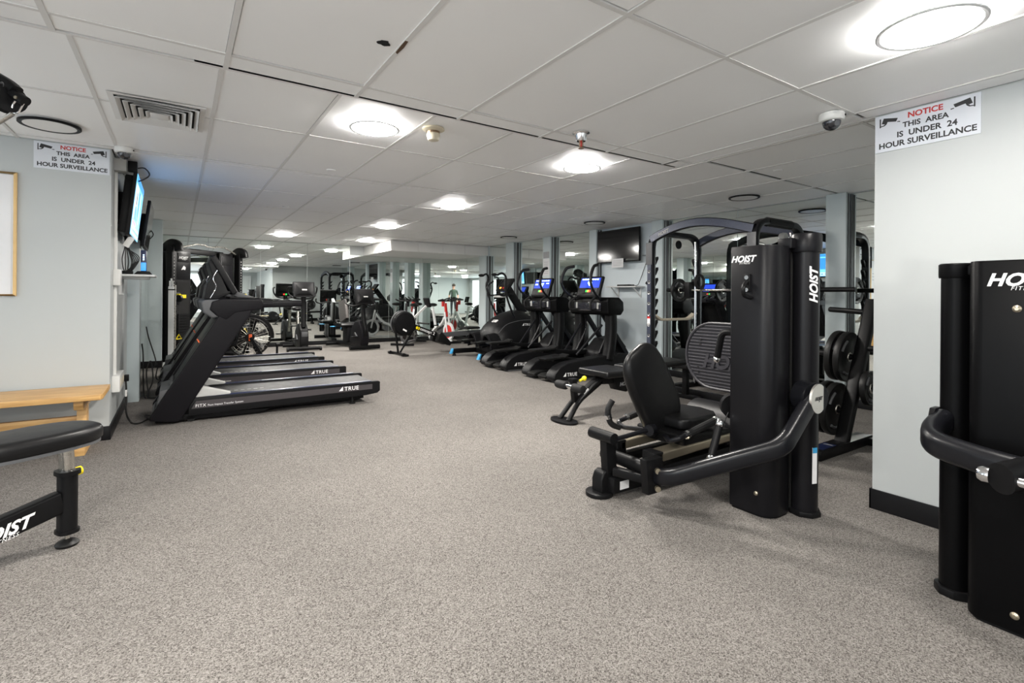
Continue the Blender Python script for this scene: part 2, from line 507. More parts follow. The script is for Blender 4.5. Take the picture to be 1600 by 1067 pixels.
# mirror panels: back wall, right wall between the pilasters, left wall
def mirror(par, mb): return part(par, 'mirror_panel', mb, 'mirror')
MT = 0.008
G = 0.003
xs = [-.40, .53, 1.54, 2.53, 3.52, 4.52, 5.45, XR - MT]
for a, b in zip(xs, xs[1:]):
    mirror(wb, MB().box(a + G, b - G, YB - MT, YB - .0005, .098, ZC - .002 if b < 3.9 else 2.17))
YD = [2.59, 2.865, 5.09, 5.43, 6.69, 6.87, 7.83, 8.26, 9.20, 9.66, 10.43, 10.88]
PIL = [(2.655, 2.865), (5.215, 5.43), (6.685, 6.87), (8.02, 8.26), (9.365, 9.66), (10.57, 10.88)]
def rmirror(y0, y1, n):
    for i in range(n):
        a = y0 + (y1 - y0) * i / n; b = y0 + (y1 - y0) * (i + 1) / n
        mirror(wr, MB().box(XR - MT, XR - .0005, a + G, b - G, .098, ZC - .002 if b < 10.9 else 2.17))
rmirror(1.32, PIL[0][0], 1); rmirror(PIL[0][1], PIL[1][0], 2)
rmirror(PIL[2][1], PIL[3][0], 1); rmirror(PIL[3][1], PIL[4][0], 1); rmirror(PIL[4][1], PIL[5][0], 1)
rmirror(PIL[5][1], YB - MT - .001, 2)
for i, (a, b) in enumerate(PIL):
    p = struct('pillar_%d' % (i + 1), MB().box(6.2, XR - .001, a, b, 0, ZC if i < 5 else 2.172), 'pilaster', .002)
    part(p, 'trim_channel', MB().box(6.235, 6.262, a - .006, a, .01, ZC - .01 if i < 5 else 2.16).box(6.29, 6.32, a - .012, a, .01, ZC - .01 if i < 5 else 2.16), 'mid_grey', .002)
# left wall: two pilasters and mirrors between them
struct('pillar_7', MB().box(XL, -.36, 7.0, 7.28, 0, ZC), 'pilaster', .002)
p8 = struct('pillar_8', MB().box(XL, -.22, 10.0, 10.25, 0, ZC), 'pilaster', .002)
part(p8, 'pillar_base', MB().box(XL, -.214, 9.993, 10.256, 0, .11), 'base')
for a, b in ((7.28, 8.2), (8.2, 9.1), (9.1, 10.0), (10.25, 11.4), (11.4, YB - .01)):
    mirror(wl, MB().box(XL, -.40, a + G, b - G, .098, ZC - .002))

# wall panel joints behind the right television, soffit at the back
sf = struct('soffit', MB().box(3.87, XR - .001, 10.66, YB - .001, 2.172, ZC - .004), 'soffit')
xs = [3.87, 4.50, 5.10, 5.68, XR - .001]
for a, b in zip(xs, xs[1:]):
    part(sf, 'panel', MB().box(a + .006, b - .006, 10.648, 10.6595, 2.174, ZC - .012), 'soffit', .002)
for a, b in ((10.66, 11.3), (11.3, 11.95), (11.95, YB - .01)):
    part(sf, 'panel', MB().box(3.858, 3.8695, a + .006, b - .006, 2.174, ZC - .012), 'soffit', .002)

# ------------------------------------------------------------------ ceilings
ceil_b = struct('ceiling', MB().box(XW, XR, YN, YB, ZC + .07, ZC + .09), 'plenum_shade')
ceil_f = struct('ceiling_front', MB().box(XW, XN, YR, YE - .03, ZF + .07, ZF + .09), 'plenum_shade')
# the step between both heights
struct('trim_1', MB().box(XW, XN + .02, YE - .02, YE, ZF, ZC + .08).box(XN, XN + .02, YN, YE - .02, ZF, ZC + .08), 'soffit')
A_, B_ = 0.61, 1.22
_tm = {}
def tile(par, x0, x1, y0, y1, z):
    w, l = round(x1 - x0, 3), round(y1 - y0, 3)
    if w < .03 or l < .03: return
    if (w, l) not in _tm:
        _tm[(w, l)] = finish(MB().box(-w / 2 + .0095, w / 2 - .0095, -l / 2 + .0115, l / 2 - .0115, 0, .014).bm, 'ceiling_tile', 'tile', .002, 1)
    o = bpy.data.objects.new('ceiling_tile', _tm[(w, l)]); COL.objects.link(o)
    o.parent = par
    full = w > .5 and l > 1.1
    j = .0045 if full else 0
    o.location = ((x0 + x1) / 2 + random.uniform(-j, j), (y0 + y1) / 2 + random.uniform(-j, j), z + .003)
    t = .004 if full else 0
    o.rotation_euler = (random.uniform(-t, t) * .5, random.uniform(-t, t), 0)
def gridbars(par, xs, ys, x0, x1, y0, y1, z, w=.022):
    for x in xs:
        if x0 + .02 < x < x1 - .02: part(par, 'grid_bar', MB().box(x - w / 2, x + w / 2, y0, y1, z - .001, z + .012), 'grid')
    for y in ys:
        if y0 + .02 < y < y1 - .02: part(par, 'grid_bar', MB().box(x0, x1, y - w / 2, y + w / 2, z - .0005, z + .0115), 'grid')
def lay(par, gx, gy, x0, x1, y0, y1, z, nx0, nx1, ny0, ny1, skip=lambda a, b, c, d: False):
    X = [gx + A_ * i for i in range(nx0, nx1)]; Y = [gy + B_ * j for j in range(ny0, ny1)]
    for i in range(len(X) - 1):
        for j in range(len(Y) - 1):
            a, b, c, d_ = max(X[i], x0), min(X[i + 1], x1), max(Y[j], y0), min(Y[j + 1], y1)
            if b - a > .03 and d_ - c > .03 and not skip(a, b, c, d_): tile(par, a, b, c, d_, z)
    gridbars(par, X, Y, x0, x1, y0, y1, z)
GX, GY = -.4268, 3.9833
lay(ceil_b, GX, GY, XL, XR, YS, YB, ZC, -1, 13, 1, 9, skip=lambda a, b, c, d: a > 3.85 and c > 10.7)
lay(ceil_b, GX, GY, XW, XR, YE, YS, ZC, -5, 13, -2, 3)
lay(ceil_b, GX, GY, XN + .02, XR, YN, YE, ZC, 6, 13, -3, 1)
FX, FY = -.4317, 2.5683
lay(ceil_f, FX, FY, XW, 3.2283, YR, FY, ZF, -5, 7, -6, 2)
# narrow border pieces along the step and along the right wall
for i in range(-5, 6):
    x0 = max(XW, FX + A_ * i); tile(ceil_f, x0, FX + A_ * (i + 1), FY, YE - .02, ZF)
tile(ceil_f, 3.2283, XN, FY, YE - .02, ZF)
for j in range(-5, 1):
    tile(ceil_f, 3.2283, XN, max(YR, FY + B_ * (j - 1)), FY + B_ * j, ZF)
gridbars(ceil_f, [3.2283], [FY], XW, XN, YR, YE - .02, ZF, .02)
for i in range(-4, 7):
    part(ceil_f, 'grid_bar', MB().box(FX + A_ * i - .011, FX + A_ * i + .011, FY, YE - .02, ZF - .001, ZF + .012), 'grid')

# ------------------------------------------------------------------ ceiling lights
def light(x, y, z, lit, label, grp, r=.165, power=None):
    t = thing('ceiling_light', label, 'ceiling light', (x, y, z), group=grp)
    dz = .030 if lit else .020
    part(t, 'housing', MB().lathe([(r * .97, 0), (r * .97, -dz + .004), (r * .5, -dz + .004)], n=40), 'lamp_side' if lit else 'lens_off')
    w = .012 if lit else .022
    part(t, 'trim_ring', MB().face_loop([[V((r + dr) * math.cos(2 * PI * k / 48), (r + dr) * math.sin(2 * PI * k / 48), zz - dz) for k in range(48)] for dr, zz in ((-w, .001), (.0, -.003), (.005, .001), (.005, .007 if lit else .014), (-.004, .008), (-w, .004))], close_path=True), 'trim_lit' if lit else 'black')
    part(t, 'diffuser', MB().lathe([(.002, -dz), (r - w + .001, -dz), (r - w + .001, -dz + .004)], n=40), 'lamp_glow' if lit else 'lens_off')
    if lit:
        la = bpy.data.lights.new('lamp', 'AREA'); la.shape = 'DISK'; la.size = r * 1.9
        la.energy = power or LAMP_W; la.color = LAMP_COL
        lo = bpy.data.objects.new('lamp', la); COL.objects.link(lo); lo.parent = t; lo.location = (0, 0, -dz - .009)
    return t
LG = 'lit round ceiling lights'; UG = 'unlit round ceiling lights'
light(1.135, 3.475, ZC, True, 'lit round ceiling light beside the beige smoke detector', LG)
light(3.04, 3.475, ZC, True, 'lit round ceiling light right under the chrome sprinkler', LG)
light(3.03, 6.03, ZC, True, 'lit round ceiling light midway down the room, third from the camera', LG)
light(3.01, 8.52, ZC, True, 'lit round ceiling light in front of the boxed soffit', LG)
light(3.45, 11.05, ZC, True, 'lit round ceiling light touching the left side of the boxed soffit', LG)
light(1.77, 11.05, ZC, True, 'lit round ceiling light nearest the back mirror on the left', LG)
light(2.38, .735, ZF, True, 'large lit round ceiling light at the top right, nearest the camera', LG, power=9)
light(-.4, .735, ZF, True, 'added round ceiling light for fill just above the camera, outside the view', LG)  # added lamp, brightens the floor near the camera
light(.1, -1.7, ZF, True, 'added round ceiling light for fill behind the photographer, outside the view', LG)  # added lamp behind the camera for fill
light(-1.7, -1.7, ZF, True, 'added round ceiling light for fill near the rear wall, outside the view', LG)  # another added fill lamp, not in view
light(-1.9, 1.1, ZF, True, 'added round ceiling light for fill over the far left corner behind the camera', LG)  # added lamp on the left, there for its fill light
light(-.757, 4.747, ZC, False, 'unlit round ceiling light with black ring over the wooden bench', UG)
light(5.53, 3.455, ZC, False, 'unlit round ceiling light with black ring above the smith machine', UG)
light(5.55, 6.03, ZC, False, 'unlit round ceiling light with black ring in front of the right television', UG)
light(5.58, 8.59, ZC, False, 'unlit round ceiling light with black ring above the lateral trainer', UG)

# ------------------------------------------------------------------ ceiling fittings
v = thing('air_vent', 'grey louvred ceiling air vent near the left sign', 'air vent', (-.11, 4.05, ZC), 0)
part(v, 'vent_frame', MB().sweep([(-.235, -.27, -.004), (.235, -.27, -.004), (.235, .27, -.004), (-.235, .27, -.004)], [(-.02, -.004), (.02, -.001), (.02, .004), (-.02, .004)], close=True), 'grid')
part(v, 'vent_back', MB().box(-.225, .225, -.26, .26, -.0015, 0), 'dark_hole')
for i in range(5):
    a, b = .205 - i * .036, .24 - i * .042
    z = -.012 - i * .002
    part(v, 'vent_blade', MB().sweep([(-a, -b, z), (a, -b, z), (a, b, z), (-a, b, z)], [(-.015, .009), (-.012, .012), (.015, -.007), (.012, -.010)], close=True), 'grid')
part(v, 'vent_center', MB().box(-.05, .05, -.065, .065, -.026, -.02), 'grid', .003)

s = thing('smoke_detector', 'cream smoke detector beside a lit ceiling light', 'smoke detector', (1.50, 3.30, ZC))
part(s, 'detector_base', MB().lathe([(.075, 0), (.078, -.012), (.06, -.022), (.045, -.024)], n=28), 'cream_plastic')
part(s, 'detector_collar', MB().lathe([(.045, -.022), (.045, -.04)], n=28), 'bronze')
part(s, 'detector_head', MB().lathe([(.046, -.04), (.048, -.05), (.038, -.085), (.03, -.088)], n=28), 'cream_plastic')

s = thing('fire_sprinkler', 'chrome pendent fire sprinkler under the ceiling step', 'sprinkler', (2.17, 2.49, ZF))
part(s, 'escutcheon', MB().lathe([(.055, 0), (.056, -.004), (.04, -.012), (.032, -.05), (.028, -.056)], n=28), 'chrome')
part(s, 'sprinkler_frame', MB().tube(fillet([(-.012, 0, -.055), (-.014, 0, -.085), (0, 0, -.1)], .01), .004).tube(fillet([(.012, 0, -.055), (.014, 0, -.085), (0, 0, -.1)], .01), .004), 'bronze')
part(s, 'bulb', MB().cyl((0, 0, -.056), (0, 0, -.09), .005), 'red')
part(s, 'deflector', MB().lathe([(.018, -.1), (.018, -.103)], n=16), 'bronze')

def dome_cam(x, y, z, label, rz):
    t = thing('dome_camera', label, 'security camera', (x, y, z), rz, 'dome security cameras')
    part(t, 'camera_base', MB().lathe([(.062, 0), (.066, -.01), (.066, -.032), (.06, -.042), (.05, -.046)], n=32), 'white_plastic')
    part(t, 'dome', MB().lathe([(.047, -.044), (.046, -.058), (.04, -.074), (.028, -.087), (.012, -.094), (.001, -.096)], n=28), 'smoked')
    part(t, 'lens', MB().cyl((0, -.03, -.062), (0, -.052, -.068), .016), 'mid_grey')
    part(t, 'screw', MB().cyl((.045, -.045, -.02), (.05, -.05, -.02), .006), 'black')
dome_cam(-.375, 5.19, ZC, 'white dome security camera at the left wall corner above the lit television', .4)
dome_cam(3.12, 1.415, ZF, 'white dome security camera beside the right notice sign', -.6)
for i, (x, y, w) in enumerate(((1.208, 4.98, 'nearest the lit light with the smoke detector'), (1.21, 7.45, 'farther down the left row of tiles'), (4.637, 2.56, 'right of the sprinkler above the leg press'), (4.657, 5.06, 'above the adjustable bench'), (4.63, 8.39, 'above the lateral trainer pedals'))):
    solo('sprinkler_cap', MB().lathe([(.042, 0), (.042, -.004), (.036, -.007), (.001, -.007)], (x, y, ZC + .002), n=24), 'tile', 'small white flush sprinkler cover plate ' + w, 'sprinkler cover', group='flush sprinkler covers', loc=(x, y, ZC))
# hole and rusty bar in the front ceiling
solo('ceiling_hole', MB().prism([(.026 * math.cos(a) * (1 + .25 * math.sin(3 * a)) + .715, .02 * math.sin(a) * (1 + .2 * math.cos(5 * a)) + 2.075) for a in [k * PI / 8 for k in range(16)]], 'z', ZF - .0005, ZF + .004), 'dark_hole', 'small ragged black hole punched in a ceiling tile', 'hole', loc=(.715, 2.075, ZF))
solo('rust_stain', MB().prism([(.779, 2.0), (.792, 2.0), (.797, 2.06), (.793, 2.13), (.783, 2.12), (.78, 2.06)], 'z', ZF - .0025, ZF - .0005), 'rust', 'rusty brown stain on the ceiling bar beside the hole', 'stain', loc=(.785, 2.06, ZF))

# ================================================================== WALL THINGS
def notice(o, xd, label, w=.465, h=.21):
    yd = V(0, 0, 1); xd = V(xd); zd = xd.cross(yd)
    t = thing('notice_sign', label, 'sign', o, group='surveillance notice signs', world=True)
    o = V(o)
    flat(t, 'sign_board', rect(0, w, 0, h), o + zd * .001, xd, yd, 'sign', .004)
    f = o + zd * .0052
    def line(nm, s, cx, y, wd, mat):
        text(t, nm, s, f + xd * (cx - wd / 2) + yd * y, xd, yd, mat, width=wd, bold=.03, depth=.0006)
    line('lettering', 'NOTICE', .235, .166, .155, 'red_ink')
    line('lettering', 'THIS  AREA', .235, .118, .205, 'black_ink')
    line('lettering', 'IS  UNDER  24', .24, .069, .265, 'black_ink')
    line('lettering', 'HOUR SURVEILLANCE', .235, .020, .43, 'black_ink')
    for sx, ox in ((1, .022), (-1, w - .022)):
        P = lambda pts: [(ox + sx * a, b) for a, b in (pts if sx > 0 else pts[::-1])]
        flat(t, 'camera_icon', P(rect(0, .006, .142, .193)), f, xd, yd, 'black_ink', .0006)
        flat(t, 'camera_icon', P([(.010, .163), (.020, .193), (.088, .178), (.080, .160), (.034, .169), (.026, .158)]), f, xd, yd, 'black_ink', .0006)
        flat(t, 'camera_icon', P([(.006, .146), (.024, .148), (.034, .156), (.04, .170), (.034, .170), (.028, .160), (.02, .153), (.006, .151)]), f, xd, yd, 'black_ink', .0006)
        flat(t, 'camera_icon', P([(.086, .160), (.100, .158), (.098, .153), (.084, .156)]), f, xd, yd, 'black_ink', .0006)
notice((-.944, YS, 2.186), (1, 0, 0), 'white surveillance notice sign on the left wall above the poster')
notice((XN, 1.297, 2.064), (0, -1, 0), 'white surveillance notice sign at the corner of the right wall')

t = thing('framed_poster', 'white poster in a light wood frame on the left wall', 'poster', (-1.4, YS, 1.6), world=True)
part(t, 'poster_sheet', MB().box(-1.75, -1.05, YS - .008, YS - .001, 1.2, 2.11), 'paper')
part(t, 'poster_frame', MB().sweep([(-1.76, YS - .012, 1.193), (-1.043, YS - .012, 1.193), (-1.043, YS - .012, 2.122), (-1.76, YS - .012, 2.122)], rrect(.026, .022, .005, 2), up=(0, 1, 0), close=True), 'wood_light')
for z in (1.795, 1.72, 1.645):
    part(t, 'print_line', MB().box(-1.62, -1.128, YS - .0095, YS - .008, z, z + .012), 'grey_ink')

# left televisions
def tv(root, c, w, h, rz, tilt, off=False, deep=.05):
    """screen faces local -y; rz turns it, tilt leans the top forward"""
    M = Matrix.Rotation(rz, 3, 'Z') @ Matrix.Rotation(tilt, 3, 'X')
    c = V(c)
    L = lambda x, y, z: c + M @ V(x, y, z)
    part(root, 'casing', MB().obox(c + M @ V(0, .012, 0), (w, .03, h), M), 'plastic', .004)
    part(root, 'back_cover', MB().obox(c + M @ V(0, .022 + deep / 2, -.03 if deep < .06 else 0), (w * (.62 if deep < .06 else .9), deep, h * (.6 if deep < .06 else .92)), M), 'black', .015)
    sc = part(root, 'screen', MB().obox(c + M @ V(0, -.004, .004), (w - .02, .003, h - .026), M), 'screen_off' if off else 'tv_sky')
    return M, L, sc
t = thing('television', 'lit television showing a news broadcast on the left wall', 'television', (-.35, 6.06, 1.72), group='televisions on the left wall', world=True)
M, L, sc = tv(t, (-.335, 6.02, 2.0), .96, .56, PI / 2, .10, deep=.065)
xd, yd = M @ V(1, 0, 0), M @ V(0, 0, 1)
def scr(poly, mat, dy=-.0062): flat(sc, 'picture', poly, L(0, dy, .004), xd, yd, mat, .0006)
scr(rect(-.46, .46, .2, .262), 'tv_blue')
scr(rect(-.46, -.1, -.12, .19), 'tv_white')
scr([(-.36, -.12), (-.33, -.02), (-.24, .02), (-.14, -.02), (-.1, -.12)], 'tv_blue', -.0072)
scr([(-.29, .02), (-.30, .08), (-.27, .13), (-.23, .13), (-.20, .08), (-.21, .02)], 'skin', -.0075)
scr(rect(-.05, .1, -.1, .17), 'tv_blue'); scr(rect(.14, .22, -.12, .18), 'tv_white'); scr(rect(.28, .34, -.12, .15), 'tv_blue')
scr(rect(-.44, -.05, -.165, -.135), 'tv_red'); scr(rect(-.44, .44, -.255, -.175), 'tv_white')
for i in range(9): scr(rect(-.42 + i * .09, -.42 + i * .09 + .06, -.228, -.205), 'tv_blue', -.0072)
part(t, 'wall_mount', MB().box(-.469, -.40, 5.9, 6.15, 1.85, 2.15).bar((-.45, 6.0, 2.0), (-.38, 6.0, 1.98), .05, .05), 'black', .004)
t = thing('television', 'switched-off black television on the left wall past the lit one', 'television', (-.35, 7.0, 1.75), group='televisions on the left wall', world=True)
M, L, sc = tv(t, (-.285, 7.18, 1.97), .84, .5, PI / 2, .12, True)
part(t, 'wall_mount', MB().bar((-.36, 7.1, 1.97), (-.32, 7.1, 1.96), .12, .2).tube(smooth_path([(-.3, 7.55, 2.0), (-.26, 7.6, 1.93), (-.3, 7.58, 1.86)]), .006), 'black', .003)

# junction box, raceways, outlets on the left wall
solo('junction_box', MB().box(XL, XL + .085, 5.5, 5.64, 2.27, 2.375), 'light_grey', 'small grey junction box under the left dome camera', 'junction box', .004, loc=(XL, 5.57, 2.27))
t = thing('power_brick', 'black power adapter with a looped cord on top of the lit television', 'power adapter', (-.36, 5.62, 2.26), world=True)
part(t, 'adapter_body', MB().box(-.38, -.31, 5.6, 5.66, 2.292, 2.385), 'black', .006)
part(t, 'cord', MB().tube(smooth_path([(-.315, 5.63, 2.33), (-.26, 5.64, 2.34), (-.225, 5.66, 2.29), (-.27, 5.66, 2.24), (-.33, 5.66, 2.21)]), .006), 'cable')
t = thing('cable_raceway', 'white vertical cable raceway with outlet boxes on the left wall', 'raceway', (XL, 5.62, .3), world=True)
part(t, 'channel', MB().box(XL, XL + .022, 5.60, 5.64, .36, 2.27), 'white_plastic', .003)
part(t, 'outlet_box', MB().box(XL, XL + .05, 5.53, 5.68, 1.28, 1.42), 'white_plastic', .005)
ob = part(t, 'outlet_box', MB().box(XL, XL + .055, 5.5, 5.9, .36, .50), 'white_plastic', .005)
for y in (5.58, 5.72, 5.84): part(ob, 'socket', MB().box(XL + .055, XL + .058, y - .022, y + .022, .395, .465), 'cream_plastic', .001)
# shelf with modem
t = thing('wall_shelf', 'white wall shelf under the lit television', 'shelf', (XL, 6.2, 1.37), world=True)
part(t, 'shelf_board', MB().box(XL, -.185, 5.95, 6.45, 1.372, 1.392), 'white_paint', .003)
part(t, 'bracket', MB().box(XL, XL + .02, 6.05, 6.09, 1.2, 1.372).box(XL, -.24, 6.06, 6.08, 1.35, 1.372), 'white_paint')
part(t, 'bracket', MB().box(XL, XL + .02, 6.33, 6.37, 1.2, 1.372).box(XL, -.24, 6.34, 6.36, 1.35, 1.372), 'white_paint')
t = thing('modem', 'black upright modem with a blue front on the left shelf', 'modem', (-.29, 6.12, 1.392), world=True)
part(t, 'modem_base', MB().prism([(-.36, 1.392), (-.21, 1.392), (-.235, 1.425), (-.33, 1.425)], 'y', 6.04, 6.2), 'plastic', .004)
part(t, 'modem_body', MB().box(-.305, -.26, 6.06, 6.18, 1.425, 1.63), 'navy', .006)
part(t, 'front_panel', MB().box(-.303, -.262, 6.055, 6.06, 1.43, 1.51), 'tv_blue', .001)
for z in (1.535, 1.55, 1.565, 1.58): part(t, 'status_light', MB().box(-.288, -.276, 6.0572, 6.06, z, z + .006), 'led_white')
t = thing('cable_bundle', 'tangle of black cables hanging behind the left modem', 'cables', (-.42, 6.0, 1.392), world=True)
for i in range(5):
    a = i * .012
    part(t, 'cable', MB().tube(smooth_path([(-.43 + a, 5.98, 1.80 - a), (-.42 + a * .5, 5.97, 1.66), (-.44 + 2 * a, 5.96, 1.53 - a * .5), (-.42 + a, 5.99, 1.42), (-.36 + a, 6.0, 1.50 + a), (-.40, 5.985, 1.63)]), .0045, 8), 'cable')
part(t, 'adapter', MB().box(-.45, -.36, 6.0, 6.05, 1.393, 1.425), 'black', .006)
solo('white_remote_box', MB().obox((-.375, 5.70, 1.675), (.05, .022, .10), Matrix.Rotation(.5, 3, 'Y')), 'white_plastic', 'small white receiver hanging below the lit television', 'receiver', .004, loc=(-.385, 5.72, 1.70))

# cords on the floor by the treadmills
def cord(pts, label, r=.0075, plug=None):
    t = thing('extension_lead', label, 'power cord', pts[-1], group='treadmill power cords', world=True)
    part(t, 'cable', MB().tube(smooth_path(pts, 8), r, 8), 'cable')
    if plug: part(t, 'plug', MB().box(plug[0] - .015, plug[0] + .02, plug[1] - .02, plug[1] + .02, plug[2] - .03, plug[2] + .03), 'black', .005)
    return t
c = cord([(-.40, 5.86, .42), (-.395, 5.86, .33), (-.395, 5.86, .12), (-.36, 5.88, .012), (-.30, 5.8, .01), (-.24, 5.93, .012), (-.2, 6.02, .02), (-.26, 6.04, .03), (-.22, 5.93, .015), (-.1, 5.78, .012), (0, 5.72, .012), (.08, 5.78, .012)], 'black power cord plugged by the corner, running to the front treadmill', plug=(-.395, 5.86, .43))
part(c, 'cord_tag', MB().box(-.402, -.388, 5.84, 5.885, .26, .32), 'white_plastic', .002)
cord([(-.35, 7.3, .62), (-.335, 7.25, .5), (-.33, 7.2, .25), (-.32, 7.2, .03), (-.28, 7.15, .02), (-.30, 7.2, .3), (-.26, 7.22, .42), (-.24, 7.2, .2), (-.29, 7.15, .03), (-.2, 7.1, .012), (-.05, 7.12, .03)], 'looped black power cord hanging beside the near left pillar')
cord([(-.36, 8.5, .75), (-.33, 8.45, .6), (-.25, 8.4, .3), (-.27, 8.4, .2), (-.22, 8.45, .25), (-.24, 8.4, .05), (-.1, 8.35, .012), (.02, 8.4, .03)], 'thin black cord sloping to the farthest treadmill')

# right wall television, its shelf and papers
t = thing('television', 'switched-off wide television on the right wall panel', 'television', (6.2, 6.17, 1.79), world=True)
M, L, sc = tv(t, (6.2, 6.165, 2.07), .98, .56, -PI / 2, -.0, True)
part(t, 'wall_mount', MB().box(6.26, 6.329, 6.0, 6.3, 1.9, 2.2), 'black', .004)
t = thing('wall_shelf', 'small white wall shelf under the right television', 'shelf', (6.33, 6.0, 1.36), world=True)
part(t, 'shelf_board', MB().box(6.10, 6.329, 5.66, 6.34, 1.365, 1.385), 'white_paint', .003)
for y in (5.75, 6.25): part(t, 'bracket', MB().box(6.31, 6.329, y - .01, y + .01, 1.2, 1.365).bar((6.32, y, 1.21), (6.15, y, 1.36), .016, .016), 'white_paint')
t = thing('set_top_box', 'flat black set-top box on the right shelf', 'set-top box', (6.2, 5.98, 1.385), world=True)
part(t, 'box_body', MB().box(6.13, 6.28, 5.85, 6.1, 1.385, 1.412), 'plastic', .004)
part(t, 'cord', MB().tube(smooth_path([(6.2, 5.85, 1.40), (6.25, 5.76, 1.40), (6.3, 5.74, 1.5), (6.31, 5.68, 1.65), (6.315, 5.6, 1.85)]), .005, 8), 'cable')
t = thing('hanging_cable', 'black cable with an adapter hanging beside the right television', 'cable', (6.31, 5.56, 1.4), world=True)
part(t, 'cable', MB().tube(smooth_path([(6.26, 5.66, 1.88), (6.30, 5.52, 1.86), (6.315, 5.5, 1.7), (6.315, 5.54, 1.52), (6.31, 5.58, 1.44)]), .006, 8), 'cable')
part(t, 'adapter', MB().obox((6.30, 5.58, 1.42), (.03, .09, .045), Matrix.Rotation(.6, 3, 'X')), 'black', .006)
t = thing('paper_note', 'white paper note taped under the right television', 'note', (6.17, 6.1, 1.7), world=True)
part(t, 'sheet', MB().box(6.172, 6.174, 6.0, 6.27, 1.70, 1.85), 'paper')
for i in range(4): part(t, 'print_line', MB().box(6.1712, 6.172, 6.03, 6.24, 1.735 + i * .025, 1.741 + i * .025), 'grey_ink')
t = thing('paper_notice', 'white paper notice with a dark heading on a right pillar', 'notice', (6.2, 8.14, 1.5), world=True)
part(t, 'sheet', MB().box(6.196, 6.199, 8.04, 8.25, 1.62, 1.96), 'paper')
part(t, 'heading', MB().box(6.196, 6.199, 8.05, 8.24, 1.97, 2.1), 'grey_ink')
for i in range(7): part(t, 'print_line', MB().box(6.1952, 6.196, 8.07, 8.22, 1.66 + i * .038, 1.668 + i * .038), 'grey_ink')

# wooden bench under the left sign
t = thing('wooden_bench', 'light wood bench against the left wall', 'bench', (-1.3, 5.03, 0), world=True)
part(t, 'bench_top', MB().prism([(-2.2, 4.78), (-.475, 4.78), (-.462, 4.82), (-.462, 5.30), (-2.2, 5.30)], 'z', .425, .465), 'wood', .006, 3)
for x in (-2.02, -.605):
    lg = part(t, 'leg', MB().prism([(4.98, .0), (5.14, 0), (5.12, .08), (5.1, .38), (5.0, .38), (4.99, .08)], 'x', x - .03, x + .03), 'wood', .004)
    part(lg, 'foot', MB().box(x - .032, x + .032, 4.9, 5.22, 0.0, .05), 'wood', .006)
    part(lg, 'crosspiece', MB().prism([(4.83, .425), (4.83, .39), (4.85, .355), (4.89, .345), (5.2, .345), (5.25, .37), (5.26, .425)], 'x', x - .028, x + .028), 'wood', .004)
part(t, 'stretcher', MB().box(-2.0, -.62, 5.03, 5.07, .20, .275), 'wood', .004)

# ================================================================== MACHINES
def logo_tri(s):  # slanted triangle mark
    return [(0, 0), (s, 0), (s, s)]
def true_mark(par, o, xd, yd, w, name='lettering', mat='white_ink'):
    """triangle mark and the word TRUE"""
    xd, yd = V(xd).normalized(), V(yd).normalized()
    h = w * .215
    flat(par, 'mark', [(0, 0), (h * .95, 0), (h * .95, h * 1.05), (h * .7, h * .8)], o, xd, yd, mat, .001)
    text(par, name, 'TRUE', V(o) + xd * (h * 1.3), xd, yd, mat, width=w - h * 1.3, bold=.015, depth=.001, spacing=1.12)
def hoist_mark(par, o, xd, yd, w, mat='white_ink', sub=True):
    xd, yd = V(xd).normalized(), V(yd).normalized()
    text(par, 'lettering', 'HOIST', V(o), xd, yd, mat, width=w, bold=.035, shear=.32, depth=.001, spacing=1.02)
    if sub: text(par, 'lettering', 'FITNESS', V(o) + xd * (w * .33) - yd * (w * .085), xd, yd, mat, width=w * .42, shear=.25, depth=.0008, spacing=1.2)

